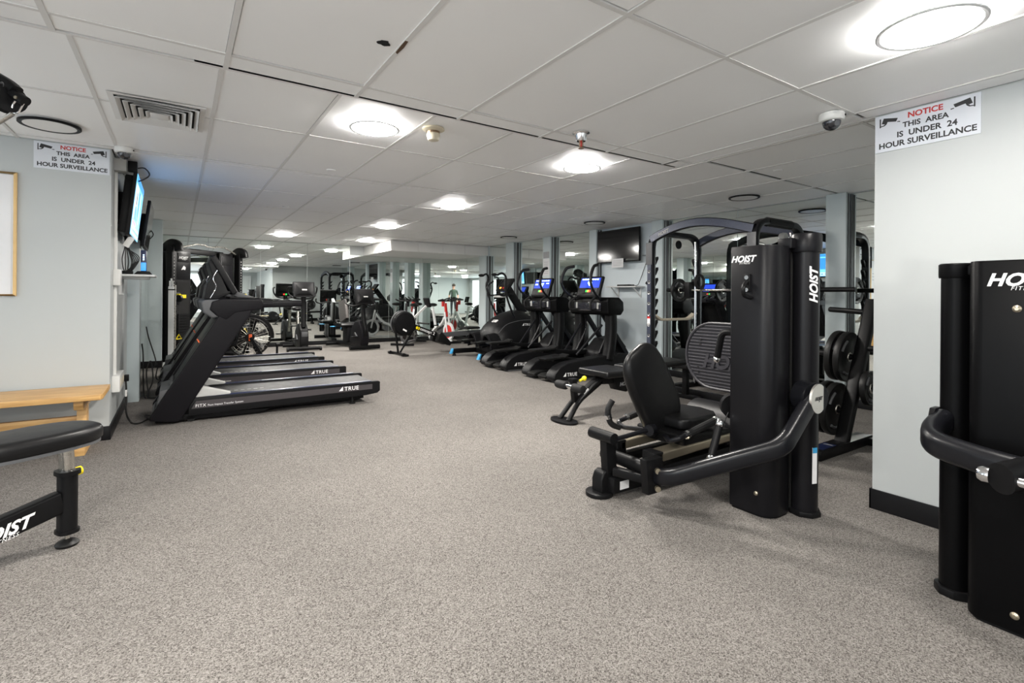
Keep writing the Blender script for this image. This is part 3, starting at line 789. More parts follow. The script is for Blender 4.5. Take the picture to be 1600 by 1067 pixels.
# ------------------------------------------------------------------ treadmills (local x: 0 = front, 2.12 = rear; y: width)
def make_treadmill(label):
    W_ = .76
    t = thing('treadmill', label, 'treadmill', (-.19, 5.64, 0), group='treadmills in a row')
    part(t, 'base_frame', MB().box(.25, 1.95, .06, W_ - .06, .045, .12).prism([(.02, .02), (.9, .02), (1.0, .05), (.02, .08)], 'y', .03, W_ - .03), 'black', .004)
    for y0, y1, s in ((0, .075, -1), (W_ - .075, W_, 1)):
        sd = part(t, 'side_rail', MB().prism([(.28, .06), (1.96, .085), (2.09, .10), (2.12, .125), (2.12, .225), (2.10, .235), (.32, .228), (.28, .2)], 'y', y0, y1), 'plastic', .006)
        yy = y0 if s < 0 else y1
        part(sd, 'side_stripe', MB().prism([(.30, .125), (2.03, .15), (2.03, .205), (.34, .195)], 'y', yy + s * .0012, yy - s * .001), 'stripe_grey')
        part(sd, 'top_trim', MB().prism([(.42, .2285), (2.02, .2355), (2.02, .2405), (.42, .2335)], 'y', y0 + .008, y1 - .008), 'navy', .001)
    sd = [c for c in COL.objects if c.parent is t and c.name.startswith('side_rail')][0]
    true_mark(sd, (1.66, -.0015, .158), (1, 0, .013), (0, 0, 1), .215)
    text(sd, 'lettering', 'FITX', (.335, -.0015, .138), (1, 0, .013), (0, 0, 1), 'white_ink', width=.085, bold=.008, depth=.001, spacing=1.15)
    text(sd, 'lettering', 'Foot Impact Transfer System', (.435, -.0015, .140), (1, 0, .013), (0, 0, 1), 'white_ink', width=.30, depth=.001)
    part(t, 'running_belt', MB().box(.45, 2.06, .075, W_ - .075, .18, .215).cyl((2.06, .075, .197), (2.06, W_ - .075, .197), .018), 'belt')
    for i in range(6): part(t, 'belt_mark', MB().box(.62 + i * .06, .655 + i * .06, .30, .315, .2152, .216), 'light_grey')
    part(t, 'motor_cover', MB().prism([(.02, .06), (.48, .12), (.48, .22), (.40, .26), (.2, .34), (.05, .3)], 'y', .08, W_ - .08), 'mid_grey', .012)
    for y0, y1 in ((.0, .10), (W_ - .10, W_)):
        part(t, 'foot_cap', MB().prism([(.30, .228), (.62, .232), (.63, .25), (.44, .31), (.36, .335), (.31, .33)], 'y', y0 + .004, y1 - .004), 'light_grey', .01, 3)
    for y0, y1 in ((-.012, .085), (W_ - .085, W_ + .012)):
        part(t, 'upright', MB().prism([(-.02, .05), (.18, .015), (.215, .03), (.79, 1.0), (.80, 1.06), (.56, 1.06), (.52, 1.0), (-.02, .085)], 'y', y0, y1), 'true_grey', .012, 3)
    # slanted front cover between the uprights with a vented panel at the foot
    fc = part(t, 'front_cover', MB().prism([(.0, .07), (.12, .07), (.62, .98), (.5, .98)], 'y', .085, W_ - .085), 'plastic', .006)
    for i in range(5):
        x = .015 + i * .035; z = .10 + i * .064
        part(fc, 'vent_slot', MB().bar((x - .012, .16, z), (x - .012, W_ - .16, z), .012, .04, up=(.55, 0, .84)), 'mid_grey')
    part(fc, 'safety_tag', MB().obox((.36, .2, .745), (.012, .07, .05), Matrix.Rotation(-.5, 3, 'Y')), 'orange', .002)
    # console bridge and arm rests
    part(t, 'console_bridge', MB().prism([(.50, 1.0), (.585, .955), (.66, 1.025), (.90, 1.06), (.905, 1.145), (.88, 1.165), (.55, 1.165), (.46, 1.14), (.44, 1.06)], 'y', -.015, W_ + .015), 'true_grey', .02, 3)
    part(t, 'bridge_nose', MB().prism([(.37, 1.13), (.40, 1.155), (.56, 1.16), (.56, .99), (.46, .98), (.39, 1.03)], 'y', -.005, W_ + .005), 'mid_grey', .03, 3)
    for y in (.045, W_ - .045):
        h = part(t, 'handrail', MB().sweep([(.86, y, 1.105), (1.24, y, 1.118), (1.275, y, 1.117)], rrect(.06, .065, .02)), 'true_grey')
        part(h, 'pulse_grip', MB().sweep([(1.0, y, 1.112), (1.18, y, 1.117)], rrect(.066, .071, .02)), 'plastic')
    part(t, 'cup_tray', MB().box(.62, .88, .1, W_ - .1, 1.165, 1.18), 'black', .006)
    for y in (.2, .38, .56): part(t, 'tray_divider', MB().obox((.76, y, 1.185), (.2, .03, .05), Matrix.Rotation(.35, 3, 'Y')), 'mid_grey', .008)
    # console
    M = Matrix.Rotation(-.50, 3, 'Y')
    c = V(.565, W_ / 2, 1.40)
    part(t, 'console_back', MB().prism([(.40, 1.16), (.52, 1.16), (.66, 1.24), (.60, 1.24), (.50, 1.50), (.46, 1.56), (.43, 1.52), (.47, 1.38), (.42, 1.3)], 'y', .09, W_ - .09), 'plastic', .01, 3)
    cs = part(t, 'console', MB().obox(c, (.06, .62, .42), M), 'plastic', .02, 3)
    part(cs, 'screen', MB().obox(c + M @ V(.029, 0, .05), (.004, .46, .27), M), 'screen_off')
    part(cs, 'screen_image', MB().obox(c + M @ V(.0315, 0, .05), (.001, .40, .22), M), 'led_blue')
    for i, mt in enumerate(('led_green', 'led_red')): part(cs, 'button', MB().obox(c + M @ V(.03, -.03 + i * .06, -.14), (.01, .04, .03), M), mt, .004)
    part(t, 'silver_line', MB().tube(smooth_path([(.45, .085, 1.17), (.50, .085, 1.28), (.475, .085, 1.37), (.54, .085, 1.5)]), .004, 6), 'chrome')
    part(t, 'silver_line', MB().tube(smooth_path([(.45, W_ - .085, 1.17), (.50, W_ - .085, 1.28), (.475, W_ - .085, 1.37), (.54, W_ - .085, 1.5)]), .004, 6), 'chrome')
    for y in (.05, W_ - .05):
        part(t, 'levelling_foot', MB().cyl((1.82, y, .015), (1.82, y, .09), .012).lathe([(.035, 0), (.035, .012), (.02, .022)], (1.82, y, 0)), 'rubber')
        part(t, 'wheel', MB().cyl((.3, y - .02, .035), (.3, y + .02, .035), .035), 'rubber')
    return t
tm = make_treadmill('front treadmill of the row, nearest the camera')
clone(tm, (-.19, 7.03, 0), label='middle treadmill of the row of three')
clone(tm, (-.19, 8.26, 0), label='farthest treadmill of the row, next to the cable machine')

# ------------------------------------------------------------------ ellipticals with screens (local x forward = +X, origin rear centre)
def make_elliptical(label, scr_text):
    t = thing('elliptical_trainer', label, 'elliptical', (4.33, 5.90, 0), group='pair of elliptical trainers')
    for s in (-1, 1):
        y0, y1 = (s * .40, s * .20) if s < 0 else (.20, .40)
        sh = part(t, 'base_shell', MB().prism([(.02, .03), (0, .07), (.03, .14), (.12, .22), (.26, .27), (.5, .29), (.95, .33), (1.3, .36), (1.62, .30), (1.66, .1), (1.62, .03)], 'y', y0, y1), 'plastic', .03, 3)
        part(sh, 'base_skid', MB().box(.08, 1.55, y0 + .03, y1 - .03, .0, .035), 'mid_grey', .004)
        if s < 0: true_mark(sh, (.17, y0 - .0015, .085), (1, 0, 0), (0, 0, 1), .25)
        # pedal and its arm
        zp = .30 if s < 0 else .40
        yb = s * .13
        pd = part(t, 'pedal', MB().prism([(-.02, zp + .02), (.02, zp - .01), (.40, zp + .01), (.44, zp + .07), (.40, zp + .06), (.36, zp + .035), (.03, zp + .03)], 'y', yb - .085, yb + .085), 'rubber', .01, 3)
        part(pd, 'pedal_arm', MB().sweep(fillet([(.2, yb, zp - .0), (.8, yb, zp - .06), (1.3, yb, .34)], .1), rrect(.06, .07, .015)), 'black')
        part(t, 'roller_step', MB().prism([(.0, .04), (.30, .03), (.34, .09), (.3, .12), (.05, .11), (-.02, .08)], 'y', yb - .09, yb + .09), 'rubber', .015, 3)
        # thick curved column
        part(t, 'column', MB().sweep(smooth_path([(1.06, s * .35, .27), (1.11, s * .35, .5), (1.13, s * .35, .75), (1.12, s * .35, .98)]), rrect(.155, .17, .06), up=(0, 1, 0)), 'black')
        # moving arm: lower lever, pivot and bent handle
        ml = part(t, 'swing_arm', MB().sweep(smooth_path([(.98, s * .26, .36), (1.16, s * .25, .7), (1.10, s * .25, 1.0), (.98, s * .28, 1.15), (.80, s * .33, 1.28), (.72, s * .34, 1.42), (.74, s * .33, 1.54), (.80, s * .31, 1.64)]), rrect(.036, .036, .017)), 'frame')
        part(ml, 'grip', MB().tube(smooth_path([(.72, s * .34, 1.42), (.74, s * .33, 1.54), (.81, s * .31, 1.655), (.92, s * .26, 1.685)]), .024), 'foam')
        part(t, 'link_rod', MB().cyl((.62, s * .15, .34), (1.05, s * .24, .78), .018), 'frame')
        part(t, 'rear_strut', MB().bar((1.1, s * .2, .95), (1.62, s * .2, .3), .05, .07), 'frame', .006)
        part(t, 'fixed_grip', MB().tube(fillet([(1.02, s * .18, 1.02), (.82, s * .24, 1.0), (.80, s * .24, 1.12), (.92, s * .22, 1.2)], .05), .018), 'foam')
        part(t, 'hinge_plate', MB().obox((.99, s * .24, 1.07), (.08, .03, .10)), 'light_grey', .008)
        part(t, 'levelling_foot', MB().lathe([(.03, 0), (.03, .012), (.015, .035)], (.12, s * .3, 0)).lathe([(.03, 0), (.03, .012), (.015, .035)], (1.6, s * .3, 0)), 'rubber')
    part(t, 'center_frame', MB().box(.9, 1.64, -.22, .22, .06, .18).bar((1.58, -.38, .1), (1.58, .38, .1), .1, .08), 'frame', .006)
    part(t, 'drive_housing', MB().prism([(1.0, .1), (1.64, .1), (1.66, .42), (1.5, .58), (1.25, .55), (1.05, .36)], 'y', -.17, .17), 'plastic', .04, 3)
    part(t, 'console_bridge', MB().prism([(.98, .95), (1.02, .93), (1.26, .93), (1.32, 1.0), (1.31, 1.13), (1.22, 1.2), (1.0, 1.2), (.97, 1.15)], 'y', -.44, .44), 'shroud_dark', .035, 3)
    part(t, 'bridge_window', MB().box(.962, .972, -.30, .30, .99, 1.12), 'smoked', .004)
    M = Matrix.Rotation(.32, 3, 'Y')
    c = V(1.03, 0, 1.365)
    cs = part(t, 'console', MB().obox(c, (.05, .50, .32), M), 'plastic', .012, 3)
    part(cs, 'screen', MB().obox(c + M @ V(-.027, 0, .05), (.003, .44, .16), M), 'led_blue')
    xd, yd = M @ V(0, -1, 0), M @ V(0, 0, 1)
    o = c + M @ V(-.0295, 0, .05)
    for i in range(7): flat(cs, 'readout', rect(-.19 + i * .055, -.15 + i * .055, .048, .066), o, xd, yd, 'led_white', .0006)
    if scr_text == 'heart':
        hp = [(0, -.05), (.045, -.005), (.045, .02), (.025, .033), (0, .018), (-.025, .033), (-.045, .02), (-.045, -.005)]
        flat(cs, 'readout', hp, o, xd, yd, 'led_white', .0006)
    else:
        text(cs, 'readout', scr_text, o + xd * -.035 + yd * -.045, xd, yd, 'led_white', width=.085, depth=.0006)
        flat(cs, 'readout', rect(-.19, -.12, -.02, .0), o, xd, yd, 'led_white', .0006); flat(cs, 'readout', rect(.12, .19, .0, .015), o, xd, yd, 'led_white', .0006)
    o2 = c + M @ V(-.027, 0, -.08)
    for a, mt in ((-.06, 'led_green'), (-.02, 'led_amber'), (.02, 'led_red')): flat(cs, 'button', rect(a, a + .032, -.02, .015), o2, xd, yd, mt, .002)
    for i in range(6): flat(cs, 'button', rect(.11 + (i % 2) * .045, .145 + (i % 2) * .045, -.04 + (i // 2) * .03, -.02 + (i // 2) * .03), o2, xd, yd, 'mid_grey', .002)
    part(t, 'console_shelf', MB().obox((.98, 0, 1.22), (.08, .46, .05)), 'plastic', .012)
    return t
make_elliptical('elliptical trainer with a glowing heart on its screen, nearer the camera', 'heart')
e2 = make_elliptical('elliptical trainer with a glowing number on its screen, farther one of the pair', '27')
e2.location = (4.33, 7.14, 0)

# ------------------------------------------------------------------ lateral trainer with the domed body
t = thing('lateral_trainer', 'black lateral elliptical with a domed body and blue-tipped rear legs', 'lateral trainer', (5.4, 8.53, 0), world=True)
for y in (9.08, 7.98):
    lg = part(t, 'rear_leg', MB().prism([(4.56, .05), (5.2, .05), (5.25, .14), (4.59, .14)], 'y', y - .04, y + .04), 'black', .006)
    part(lg, 'leg_cap', MB().prism([(4.525, .045), (4.562, .045), (4.592, .145), (4.57, .145)], 'y', y - .042, y + .042), 'blue_cap', .004)
    part(lg, 'levelling_foot', MB().lathe([(.04, 0), (.04, .012), (.015, .05)], (4.62, y, 0)), 'rubber')
part(t, 'base_frame', MB().box(5.1, 5.25, 7.9, 9.15, .04, .14).box(5.25, 6.05, 8.4, 8.65, .03, .14), 'black', .006)
prof = [(5.0, .12), (4.97, .30), (5.0, .48), (5.1, .63), (5.25, .76), (5.45, .86), (5.7, .92), (5.92, .88), (6.06, .74), (6.1, .5), (6.1, .25), (6.05, .06), (5.3, .04)]
body = MB()
rings = []
for k in range(13):
    f = -1 + 2 * k / 12
    sc_ = (1 - abs(f) ** 3.2 * .55)
    cx, cz = 5.56, .34
    rings.append([(cx + (x - cx) * (sc_ * .5 + .5), 8.53 + f * .46, max(.04, cz + (z - cz) * sc_)) for x, z in prof])
body.face_loop(rings)
bd = part(t, 'body_shell', body, 'plastic', sharp=60)
part(bd, 'shoulder_line', MB().tube(smooth_path([(5.02, 8.06, .5), (5.2, 8.055, .66), (5.5, 8.05, .73), (5.8, 8.06, .74)]), .006, 6), 'mid_grey')
for y in (8.25, 8.81):
    hd = part(t, 'pedal_hood', MB().sweep([(4.88, y, .20), (5.0, y, .22), (5.3, y, .24)], [(.17 * math.cos(a), .0 + .27 * math.sin(a)) for a in [PI * k / 10 for k in range(11)]] + [(-.15 * math.cos(a), .245 * math.sin(a)) for a in [PI * k / 10 for k in range(11)]]), 'plastic')
    part(hd, 'hood_rim', MB().tube([(4.88, y + .16 * math.cos(a), .20 + .258 * math.sin(a)) for a in [PI * k / 12 for k in range(13)]], .018, 8), 'true_grey')
    part(hd, 'hood_inside', MB().box(5.1, 5.12, y - .13, y + .13, .12, .40), 'dark_hole')
    pd = part(t, 'pedal', MB().prism([(4.58, .30), (4.98, .32), (5.02, .37), (4.98, .36), (4.62, .335), (4.58, .35)], 'y', y - .09, y + .09), 'rubber', .008)
    part(pd, 'pedal_arm', MB().bar((4.7, y, .29), (5.2, y, .26), .06, .06), 'frame', .006)
true_mark(bd, (5.56, 8.055, .63), (1, 0, 0), (0, 0, 1), .22)
text(bd, 'lettering', 'LATERAL X', (5.12, 8.068, .33), (1, 0, 0), (0, 0, 1), 'grey_ink', width=.22, shear=.2, depth=.001)
text(bd, 'lettering', 'LX8', (5.02, 8.30, .70), (0, -1, .0), (.7, 0, .5), 'white_ink', width=.16, bold=.02, depth=.012)
part(t, 'console_post', MB().sweep([(5.93, 8.53, .82), (5.72, 8.53, 1.10), (5.52, 8.53, 1.36)], rrect(.16, .07, .02), up=(0, 1, 0)), 'plastic')
M = Matrix.Rotation(.62, 3, 'Y')
c = V(5.47, 8.53, 1.42)
cs = part(t, 'console', MB().obox(c, (.05, .42, .30), M), 'plastic', .015, 3)
part(cs, 'screen', MB().obox(c + M @ V(-.027, 0, .04), (.003, .32, .14), M), 'screen_off')
part(cs, 'button', MB().obox(c + M @ V(-.028, .07, -.09), (.004, .06, .04), M), 'led_amber')
part(cs, 'button', MB().obox(c + M @ V(-.028, -.04, -.09), (.004, .05, .04), M), 'red')
for s in (-1, 1):
    y = 8.53 + s * .30
    a = part(t, 'moving_arm', MB().tube(smooth_path([(5.55, y, .70), (5.42, y + s * .02, .90), (5.30, y + s * .04, 1.15), (5.24, y + s * .05, 1.40), (5.27, y + s * .03, 1.56), (5.20, y, 1.64), (5.10, y - s * .02, 1.60)], 6), .02), 'frame')
    part(a, 'arm_socket', MB().cyl((5.57, y, .66), (5.52, y, .76), .035), 'light_grey')
    part(a, 'grip', MB().tube(smooth_path([(5.29, y + s * .04, 1.2), (5.24, y + s * .05, 1.40), (5.27, y + s * .03, 1.55)]), .026), 'foam')
    part(t, 'fixed_handle', MB().tube(fillet([(5.55, y - s * .12, 1.25), (5.22, y - s * .1, 1.2), (5.16, y - s * .08, 1.38), (5.3, y - s * .12, 1.5)], .07), .017), 'frame')
part(t, 'arm_paddle', MB().ball((5.07, 8.3, 1.61), .05, 12, (1.4, .8, .6)).ball((5.07, 8.8, 1.61), .05, 12, (1.4, .8, .6)), 'foam')
part(t, 'accessory_tray', MB().box(5.30, 5.42, 8.36, 8.7, 1.17, 1.21), 'light_grey', .012)

# ------------------------------------------------------------------ cable machine at the back left
rz = math.atan2(.78, .70)
t = thing('cable_crossover_machine', 'black dual-tower cable machine in the back left corner', 'cable machine', (.06, 10.62, 0), rz)
def tower(x, s):
    st = part(t, 'weight_shroud', MB().prism([(x - .19, .10), (x + .19, .10), (x + .19, .34), (x - .19, .34)], 'z', .05, 2.0), 'black', .02, 3)
    part(st, 'name_panel', MB().box(x - .16, x + .16, .088, .1, 1.45, 1.95), 'shroud', .006)
    part(st, 'name_plate', MB().box(x - .13, x + .13, .081, .088, 1.76, 1.92), 'black', .004)
    part(st, 'stack_window', MB().box(x - .14, x + .14, .09, .1, .15, 1.4), 'dark_hole')
    for i in range(14): part(st, 'weight_plate', MB().box(x - .12, x + .12, .075, .095, .18 + i * .048, .22 + i * .048), 'plastic')
    part(st, 'yellow_tag', MB().box(x - .07, x + .06, .08, .09, 1.12, 1.18), 'yellow')
    part(t, 'guide_column', MB().box(x - s * .30 - .05, x - s * .30 + .05, .0, .12, .04, 2.08), 'black', .012, 3)
    cl = [c_ for c_ in COL.objects if c_.parent is t and c_.name.startswith('guide_column')][-1]
    for i in range(30): part(cl, 'adjustment_hole', MB().box(x - s * .30 - .008, x - s * .30 + .008, -.002, 0, .25 + i * .055, .262 + i * .055), 'light_grey')
    part(t, 'column_head', MB().sweep(smooth_path([(x - s * .30, .20, 1.98), (x - s * .30, .06, 2.08), (x - s * .30, -.06, 2.05), (x - s * .30, -.09, 1.94)]), rrect(.12, .10, .03), up=(1, 0, 0)), 'black')
    pc = part(t, 'pulley_carriage', MB().box(x - s * .30 - .07, x - s * .30 + .07, -.06, .02, 1.0, 1.22), 'frame', .012)
    part(pc, 'pulley', MB().cyl((x - s * .30 - .02, -.1, 1.12), (x - s * .30 + .02, -.1, 1.12), .06), 'plastic')
    part(pc, 'pop_pin', MB().cyl((x - s * .30, -.06, 1.18), (x - s * .30, -.12, 1.18), .02), 'yellow')
    part(t, 'cable_line', MB().cyl((x - s * .30, -.1, 1.1), (x - s * .30, -.1, .5), .004, 6), 'cable')
    part(t, 'grip_handle', MB().tube([(x - s * .30 - .06, -.1, .42), (x - s * .30, -.1, .5), (x - s * .30 + .06, -.1, .42), (x - s * .30 - .06, -.1, .42)], .008, 6), 'yellow')
    part(t, 'base_foot', MB().box(x - .24, x + .24, -.25, .4, 0, .05), 'black', .01)
    return st
st = tower(.12, 1); tower(1.22, -1)
hoist_mark(st, (.01, .080, 1.815), (1, 0, 0), (0, 0, 1), .21)
flat(st, 'emblem', [(0, 0), (.05, .012), (.09, .0), (.10, .05), (.06, .08), (.03, .05)], (.07, .087, 1.62), (1, 0, 0), (0, 0, 1), 'white_ink')
part(t, 'top_beam', MB().box(.12, 1.22, .16, .28, 1.93, 2.03), 'black', .02, 3)
part(t, 'base_beam', MB().box(.12, 1.22, .2, .3, .0, .06), 'black', .01)
part(t, 'pull_up_bar', MB().tube(fillet([(.0, .0, 2.02), (.3, -.02, 2.10), (.5, -.02, 2.10), (.55, -.02, 2.075), (.75, -.02, 2.075), (.8, -.02, 2.10), (1.0, -.02, 2.10), (1.35, .0, 2.0)], .05), .014), 'steel')
# slim white post in front of it
t = thing('height_scale', 'slim white upright scale post in front of the cable machine', 'scale', (-.09, 9.97, 0), world=True)
part(t, 'scale_base', MB().box(-.2, .04, 9.85, 10.12, 0, .07), 'white_paint', .012)
part(t, 'scale_post', MB().box(-.135, -.055, 9.95, 10.02, .07, 1.32), 'white_paint', .008)
part(t, 'band', MB().box(-.138, -.052, 9.947, 10.023, 1.255, 1.275), 'black')
part(t, 'scale_head', MB().box(-.125, -.105, 9.96, 10.01, 1.32, 1.41).box(-.085, -.065, 9.96, 10.01, 1.32, 1.41).cyl((-.095, 9.985, 1.32), (-.095, 9.985, 1.45), .012), 'white_paint', .003)
part(t, 'side_rod', MB().cyl((-.035, 9.985, .08), (-.035, 9.985, 1.34), .01), 'steel')

# ------------------------------------------------------------------ air bike with the fan wheel
t = thing('air_bike', 'air bike with a caged fan wheel and orange hub behind the treadmills', 'exercise bike', (1.08, 10.25, 0), .10)
wc = V(.0, 0, .42)
part(t, 'wheel_rim', MB().torus(wc, (0, 1, 0), .345, .022, 40), 'rubber')
part(t, 'fan_guard', MB().torus(wc, (0, 1, 0), .30, .004, 36, 5).torus(wc, (0, 1, 0), .24, .004, 36, 5).torus(wc, (0, 1, 0), .18, .004, 30, 5), 'steel')
for i in range(24):
    a = 2 * PI * i / 24
    part(t, 'guard_spoke', MB().cyl(wc + V(.08 * math.cos(a), -.05, .08 * math.sin(a)), wc + V(.34 * math.cos(a), -.02, .34 * math.sin(a)), .003, 5), 'steel')
for i in range(6):
    a = 2 * PI * i / 6 + .3
    d1, d2 = V(math.cos(a), 0, math.sin(a)), V(-math.sin(a), 0, math.cos(a))
    part(t, 'fan_blade', MB().face_loop([[wc + d1 * .07 - d2 * .03 + V(0, -.03, 0), wc + d1 * .07 + d2 * .03 + V(0, .03, 0), wc + d1 * .31 + d2 * .055 + V(0, .03, 0), wc + d1 * .31 - d2 * .055 + V(0, -.03, 0)], [wc + d1 * .07 - d2 * .03 + V(0, -.022, .004), wc + d1 * .07 + d2 * .03 + V(0, .038, .004), wc + d1 * .31 + d2 * .055 + V(0, .038, .004), wc + d1 * .31 - d2 * .055 + V(0, -.022, .004)]]), 'black')
part(t, 'hub', MB().cyl(wc + V(0, -.07, 0), wc + V(0, .07, 0), .07), 'black')
part(t, 'hub_cap', MB().box(-.028, .028, -.088, -.07, .36, .48), 'orange', .01)
part(t, 'front_fender', MB().sweep([wc + V(.385 * math.cos(a), 0, .385 * math.sin(a)) for a in [math.radians(-5 + 12 * k) for k in range(12)]], rrect(.07, .012, .005), up=(0, 1, 0)), 'black')
part(t, 'main_frame', MB().sweep(fillet([(0, 0, .42), (-.30, 0, .30), (-.62, 0, .28), (-.72, 0, .07)], .1), rrect(.07, .1, .02)).bar((-.5, 0, .28), (-.58, 0, .75), .06, .06).bar((-.2, 0, .33), (-.05, 0, .95), .06, .06), 'black')
for y in (-.13, .13): part(t, 'fork', MB().bar((0, y * .6, .42), (.22, y, .02), .03, .05), 'black')
part(t, 'stabilizer', MB().cyl((.24, -.3, .04), (.24, .3, .04), .035), 'black')
part(t, 'stabilizer', MB().cyl((-.72, -.26, .04), (-.72, .26, .04), .035), 'black')
part(t, 'front_post', MB().cyl((.42, -.2, 0), (.42, -.2, .3), .02).cyl((.40, -.2, .28), (.46, -.2, .28), .03), 'black')
part(t, 'seat', MB().ball((-.60, 0, .84), .13, 14, (1.2, .95, .35)), 'vinyl')
for y in (-.22, .22):
    h = part(t, 'handle_arm', MB().tube(smooth_path([(-.25, y * .7, .32), (-.15, y, .75), (-.12, y, 1.1), (-.3, y, 1.24)]), .018), 'frame')
    part(h, 'grip', MB().tube([(-.16, y, 1.16), (-.34, y, 1.26)], .022), 'foam')
part(t, 'console', MB().obox((.02, 0, 1.15), (.04, .24, .17), Matrix.Rotation(.4, 3, 'Y')), 'plastic', .01)

# ------------------------------------------------------------------ upright and recumbent bikes facing the camera (local -y = towards camera)
def console_back(t, c, w, h, tilt):
    M = Matrix.Rotation(tilt, 3, 'X'); c = V(c)
    cs = part(t, 'console', MB().obox(c, (w, .06, h), M), 'plastic', .02, 3)
    part(cs, 'back_bulge', MB().face_loop([[c + M @ V(a * w * .42, -.03, b * h * .42) for a, b in ((-1, -1), (1, -1), (1, 1), (-1, 1))], [c + M @ V(a * w * .16, -.075, b * h * .12 - .03) for a, b in ((-1, -1), (1, -1), (1, 1), (-1, 1))]]), 'black')
    text(cs, 'lettering', 'TRUE', c + M @ V(-.055, -.034, .055), (1, 0, 0), M @ V(0, 0, 1), 'light_grey', width=.11, depth=.01, spacing=1.1)
    part(cs, 'badge', MB().obox(c + M @ V(0, -.076, -.02), (.10, .006, .025), M), 'light_grey', .004)
    part(cs, 'screen', MB().obox(c + M @ V(0, .031, .03), (w * .8, .004, h * .5), M), 'screen_off')
    for i, mt in enumerate(('led_red', 'led_green')): part(cs, 'button', MB().obox(c + M @ V(-.03 + i * .05, .033, -h * .3), (.035, .006, .035), M), mt)
    return cs
t = thing('upright_bike', 'upright exercise bike facing the camera in front of the back mirror', 'exercise bike', (2.24, 11.35, 0))
part(t, 'front_stabilizer', MB().cyl((-.32, 0, .055), (.32, 0, .055), .04), 'black')
for x in (-.33, .33): part(t, 'wheel', MB().cyl((x - .02, 0, .045), (x + .02, 0, .045), .045), 'rubber')
part(t, 'rear_stabilizer', MB().cyl((-.27, .98, .04), (.27, .98, .04), .035), 'black')
part(t, 'base_beam', MB().box(-.05, .05, .0, .98, .04, .11), 'black', .01)
dh = part(t, 'drive_housing', MB().prism([(.02, .10), (.10, .06), (.62, .06), (.70, .16), (.60, .40), (.42, .55), (.22, .58), (.06, .45), (.0, .28)], 'x', -.085, .085), 'plastic', .03, 3)
part(dh, 'front_badge', MB().box(-.06, .06, -.004, .02, .30, .40), 'mid_grey', .006)
part(t, 'front_post', MB().sweep([(0, .12, .5), (0, .16, .9), (0, .14, 1.16)], rrect(.10, .09, .02), up=(1, 0, 0)), 'black')
console_back(t, (0, .12, 1.30), .44, .34, -.25)
for s in (-1, 1):
    part(t, 'handlebar', MB().tube(smooth_path([(0, .16, 1.10), (s * .18, .18, 1.12), (s * .28, .28, 1.22), (s * .29, .22, 1.34), (s * .25, .14, 1.36)]), .018), 'foam')
    cr = part(t, 'crank', MB().bar((s * .10, .36, .32), (s * .10, .36 + s * .12, .32 + s * .10), .025, .035), 'mid_grey', .004)
    part(cr, 'pedal', MB().obox((s * .17, .36 + s * .12, .32 + s * .10), (.11, .10, .03)), 'rubber', .006)
part(t, 'seat_post', MB().cyl((0, .68, .3), (0, .76, .82), .035), 'steel')
part(t, 'saddle', MB().ball((0, .78, .88), .14, 16, (1.0, 1.1, .4)), 'vinyl')

t = thing('recumbent_bike', 'recumbent exercise bike with a grey seat facing the camera', 'exercise bike', (3.40, 10.95, 0), .13)
part(t, 'front_stabilizer', MB().cyl((-.34, 0, .06), (.34, 0, .06), .045), 'black')
part(t, 'rear_stabilizer', MB().cyl((-.3, 1.45, .04), (.3, 1.45, .04), .035), 'black')
part(t, 'base_beam', MB().box(-.06, .06, .0, 1.45, .04, .12), 'black', .01)
part(t, 'drive_housing', MB().prism([(.0, .10), (.10, .07), (.60, .07), (.62, .2), (.5, .50), (.34, .62), (.14, .64), (.02, .46), (-.03, .26)], 'x', -.09, .09), 'true_grey', .035, 3)
part(t, 'front_post', MB().sweep(smooth_path([(0, .03, .28), (0, -.03, .42), (0, .05, .62), (0, .10, .85), (0, .08, 1.08)]), rrect(.09, .08, .02), up=(1, 0, 0)), 'black')
console_back(t, (0, .05, 1.16), .42, .34, -.25)
for s in (-1, 1):
    part(t, 'front_handle', MB().tube(smooth_path([(0, .12, 1.0), (s * .2, .14, .96), (s * .32, .24, 1.0), (s * .33, .34, 1.1)]), .017), 'foam')
    cr = part(t, 'crank', MB().bar((s * .11, .28, .36), (s * .11, .28 + s * .12, .36 + s * .08), .025, .035), 'mid_grey', .004)
    part(cr, 'pedal', MB().obox((s * .18, .28 + s * .12, .36 + s * .08), (.11, .1, .03)), 'rubber', .006)
    part(t, 'seat_handle', MB().tube(fillet([(s * .2, 1.1, .5), (s * .32, .95, .52), (s * .32, .78, .6)], .08), .018), 'foam')
    bh = part(t, 'cup_holder', MB().lathe([(.055, 0), (.06, .18), (.055, .18), (.05, .01)], (s * .26, 1.14, .28)), 'plastic')
    part(bh, 'holder_ring', MB().torus((s * .26, 1.14, .46), (0, 0, 1), .058, .009), 'blue_cap')
part(t, 'seat_pedestal', MB().box(-.09, .09, .74, 1.0, .12, .46), 'plastic', .03, 3)
part(t, 'seat', MB().prism([(.72, .50), (.74, .46), (1.12, .46), (1.14, .52), (1.1, .56), (.76, .55)], 'x', -.23, .23), 'vinyl', .02, 3)
bk = part(t, 'backrest', MB().sweep([(0, 1.10, .60), (0, 1.17, .80), (0, 1.24, 1.05)], rrect(.44, .08, .035), up=(1, 0, 0), scales=[.92, 1, .82]), 'vinyl_grey')
part(bk, 'back_shell', MB().sweep([(0, 1.16, .58), (0, 1.22, .80), (0, 1.285, 1.05)], rrect(.42, .04, .018), up=(1, 0, 0), scales=[.92, 1, .82]), 'plastic')

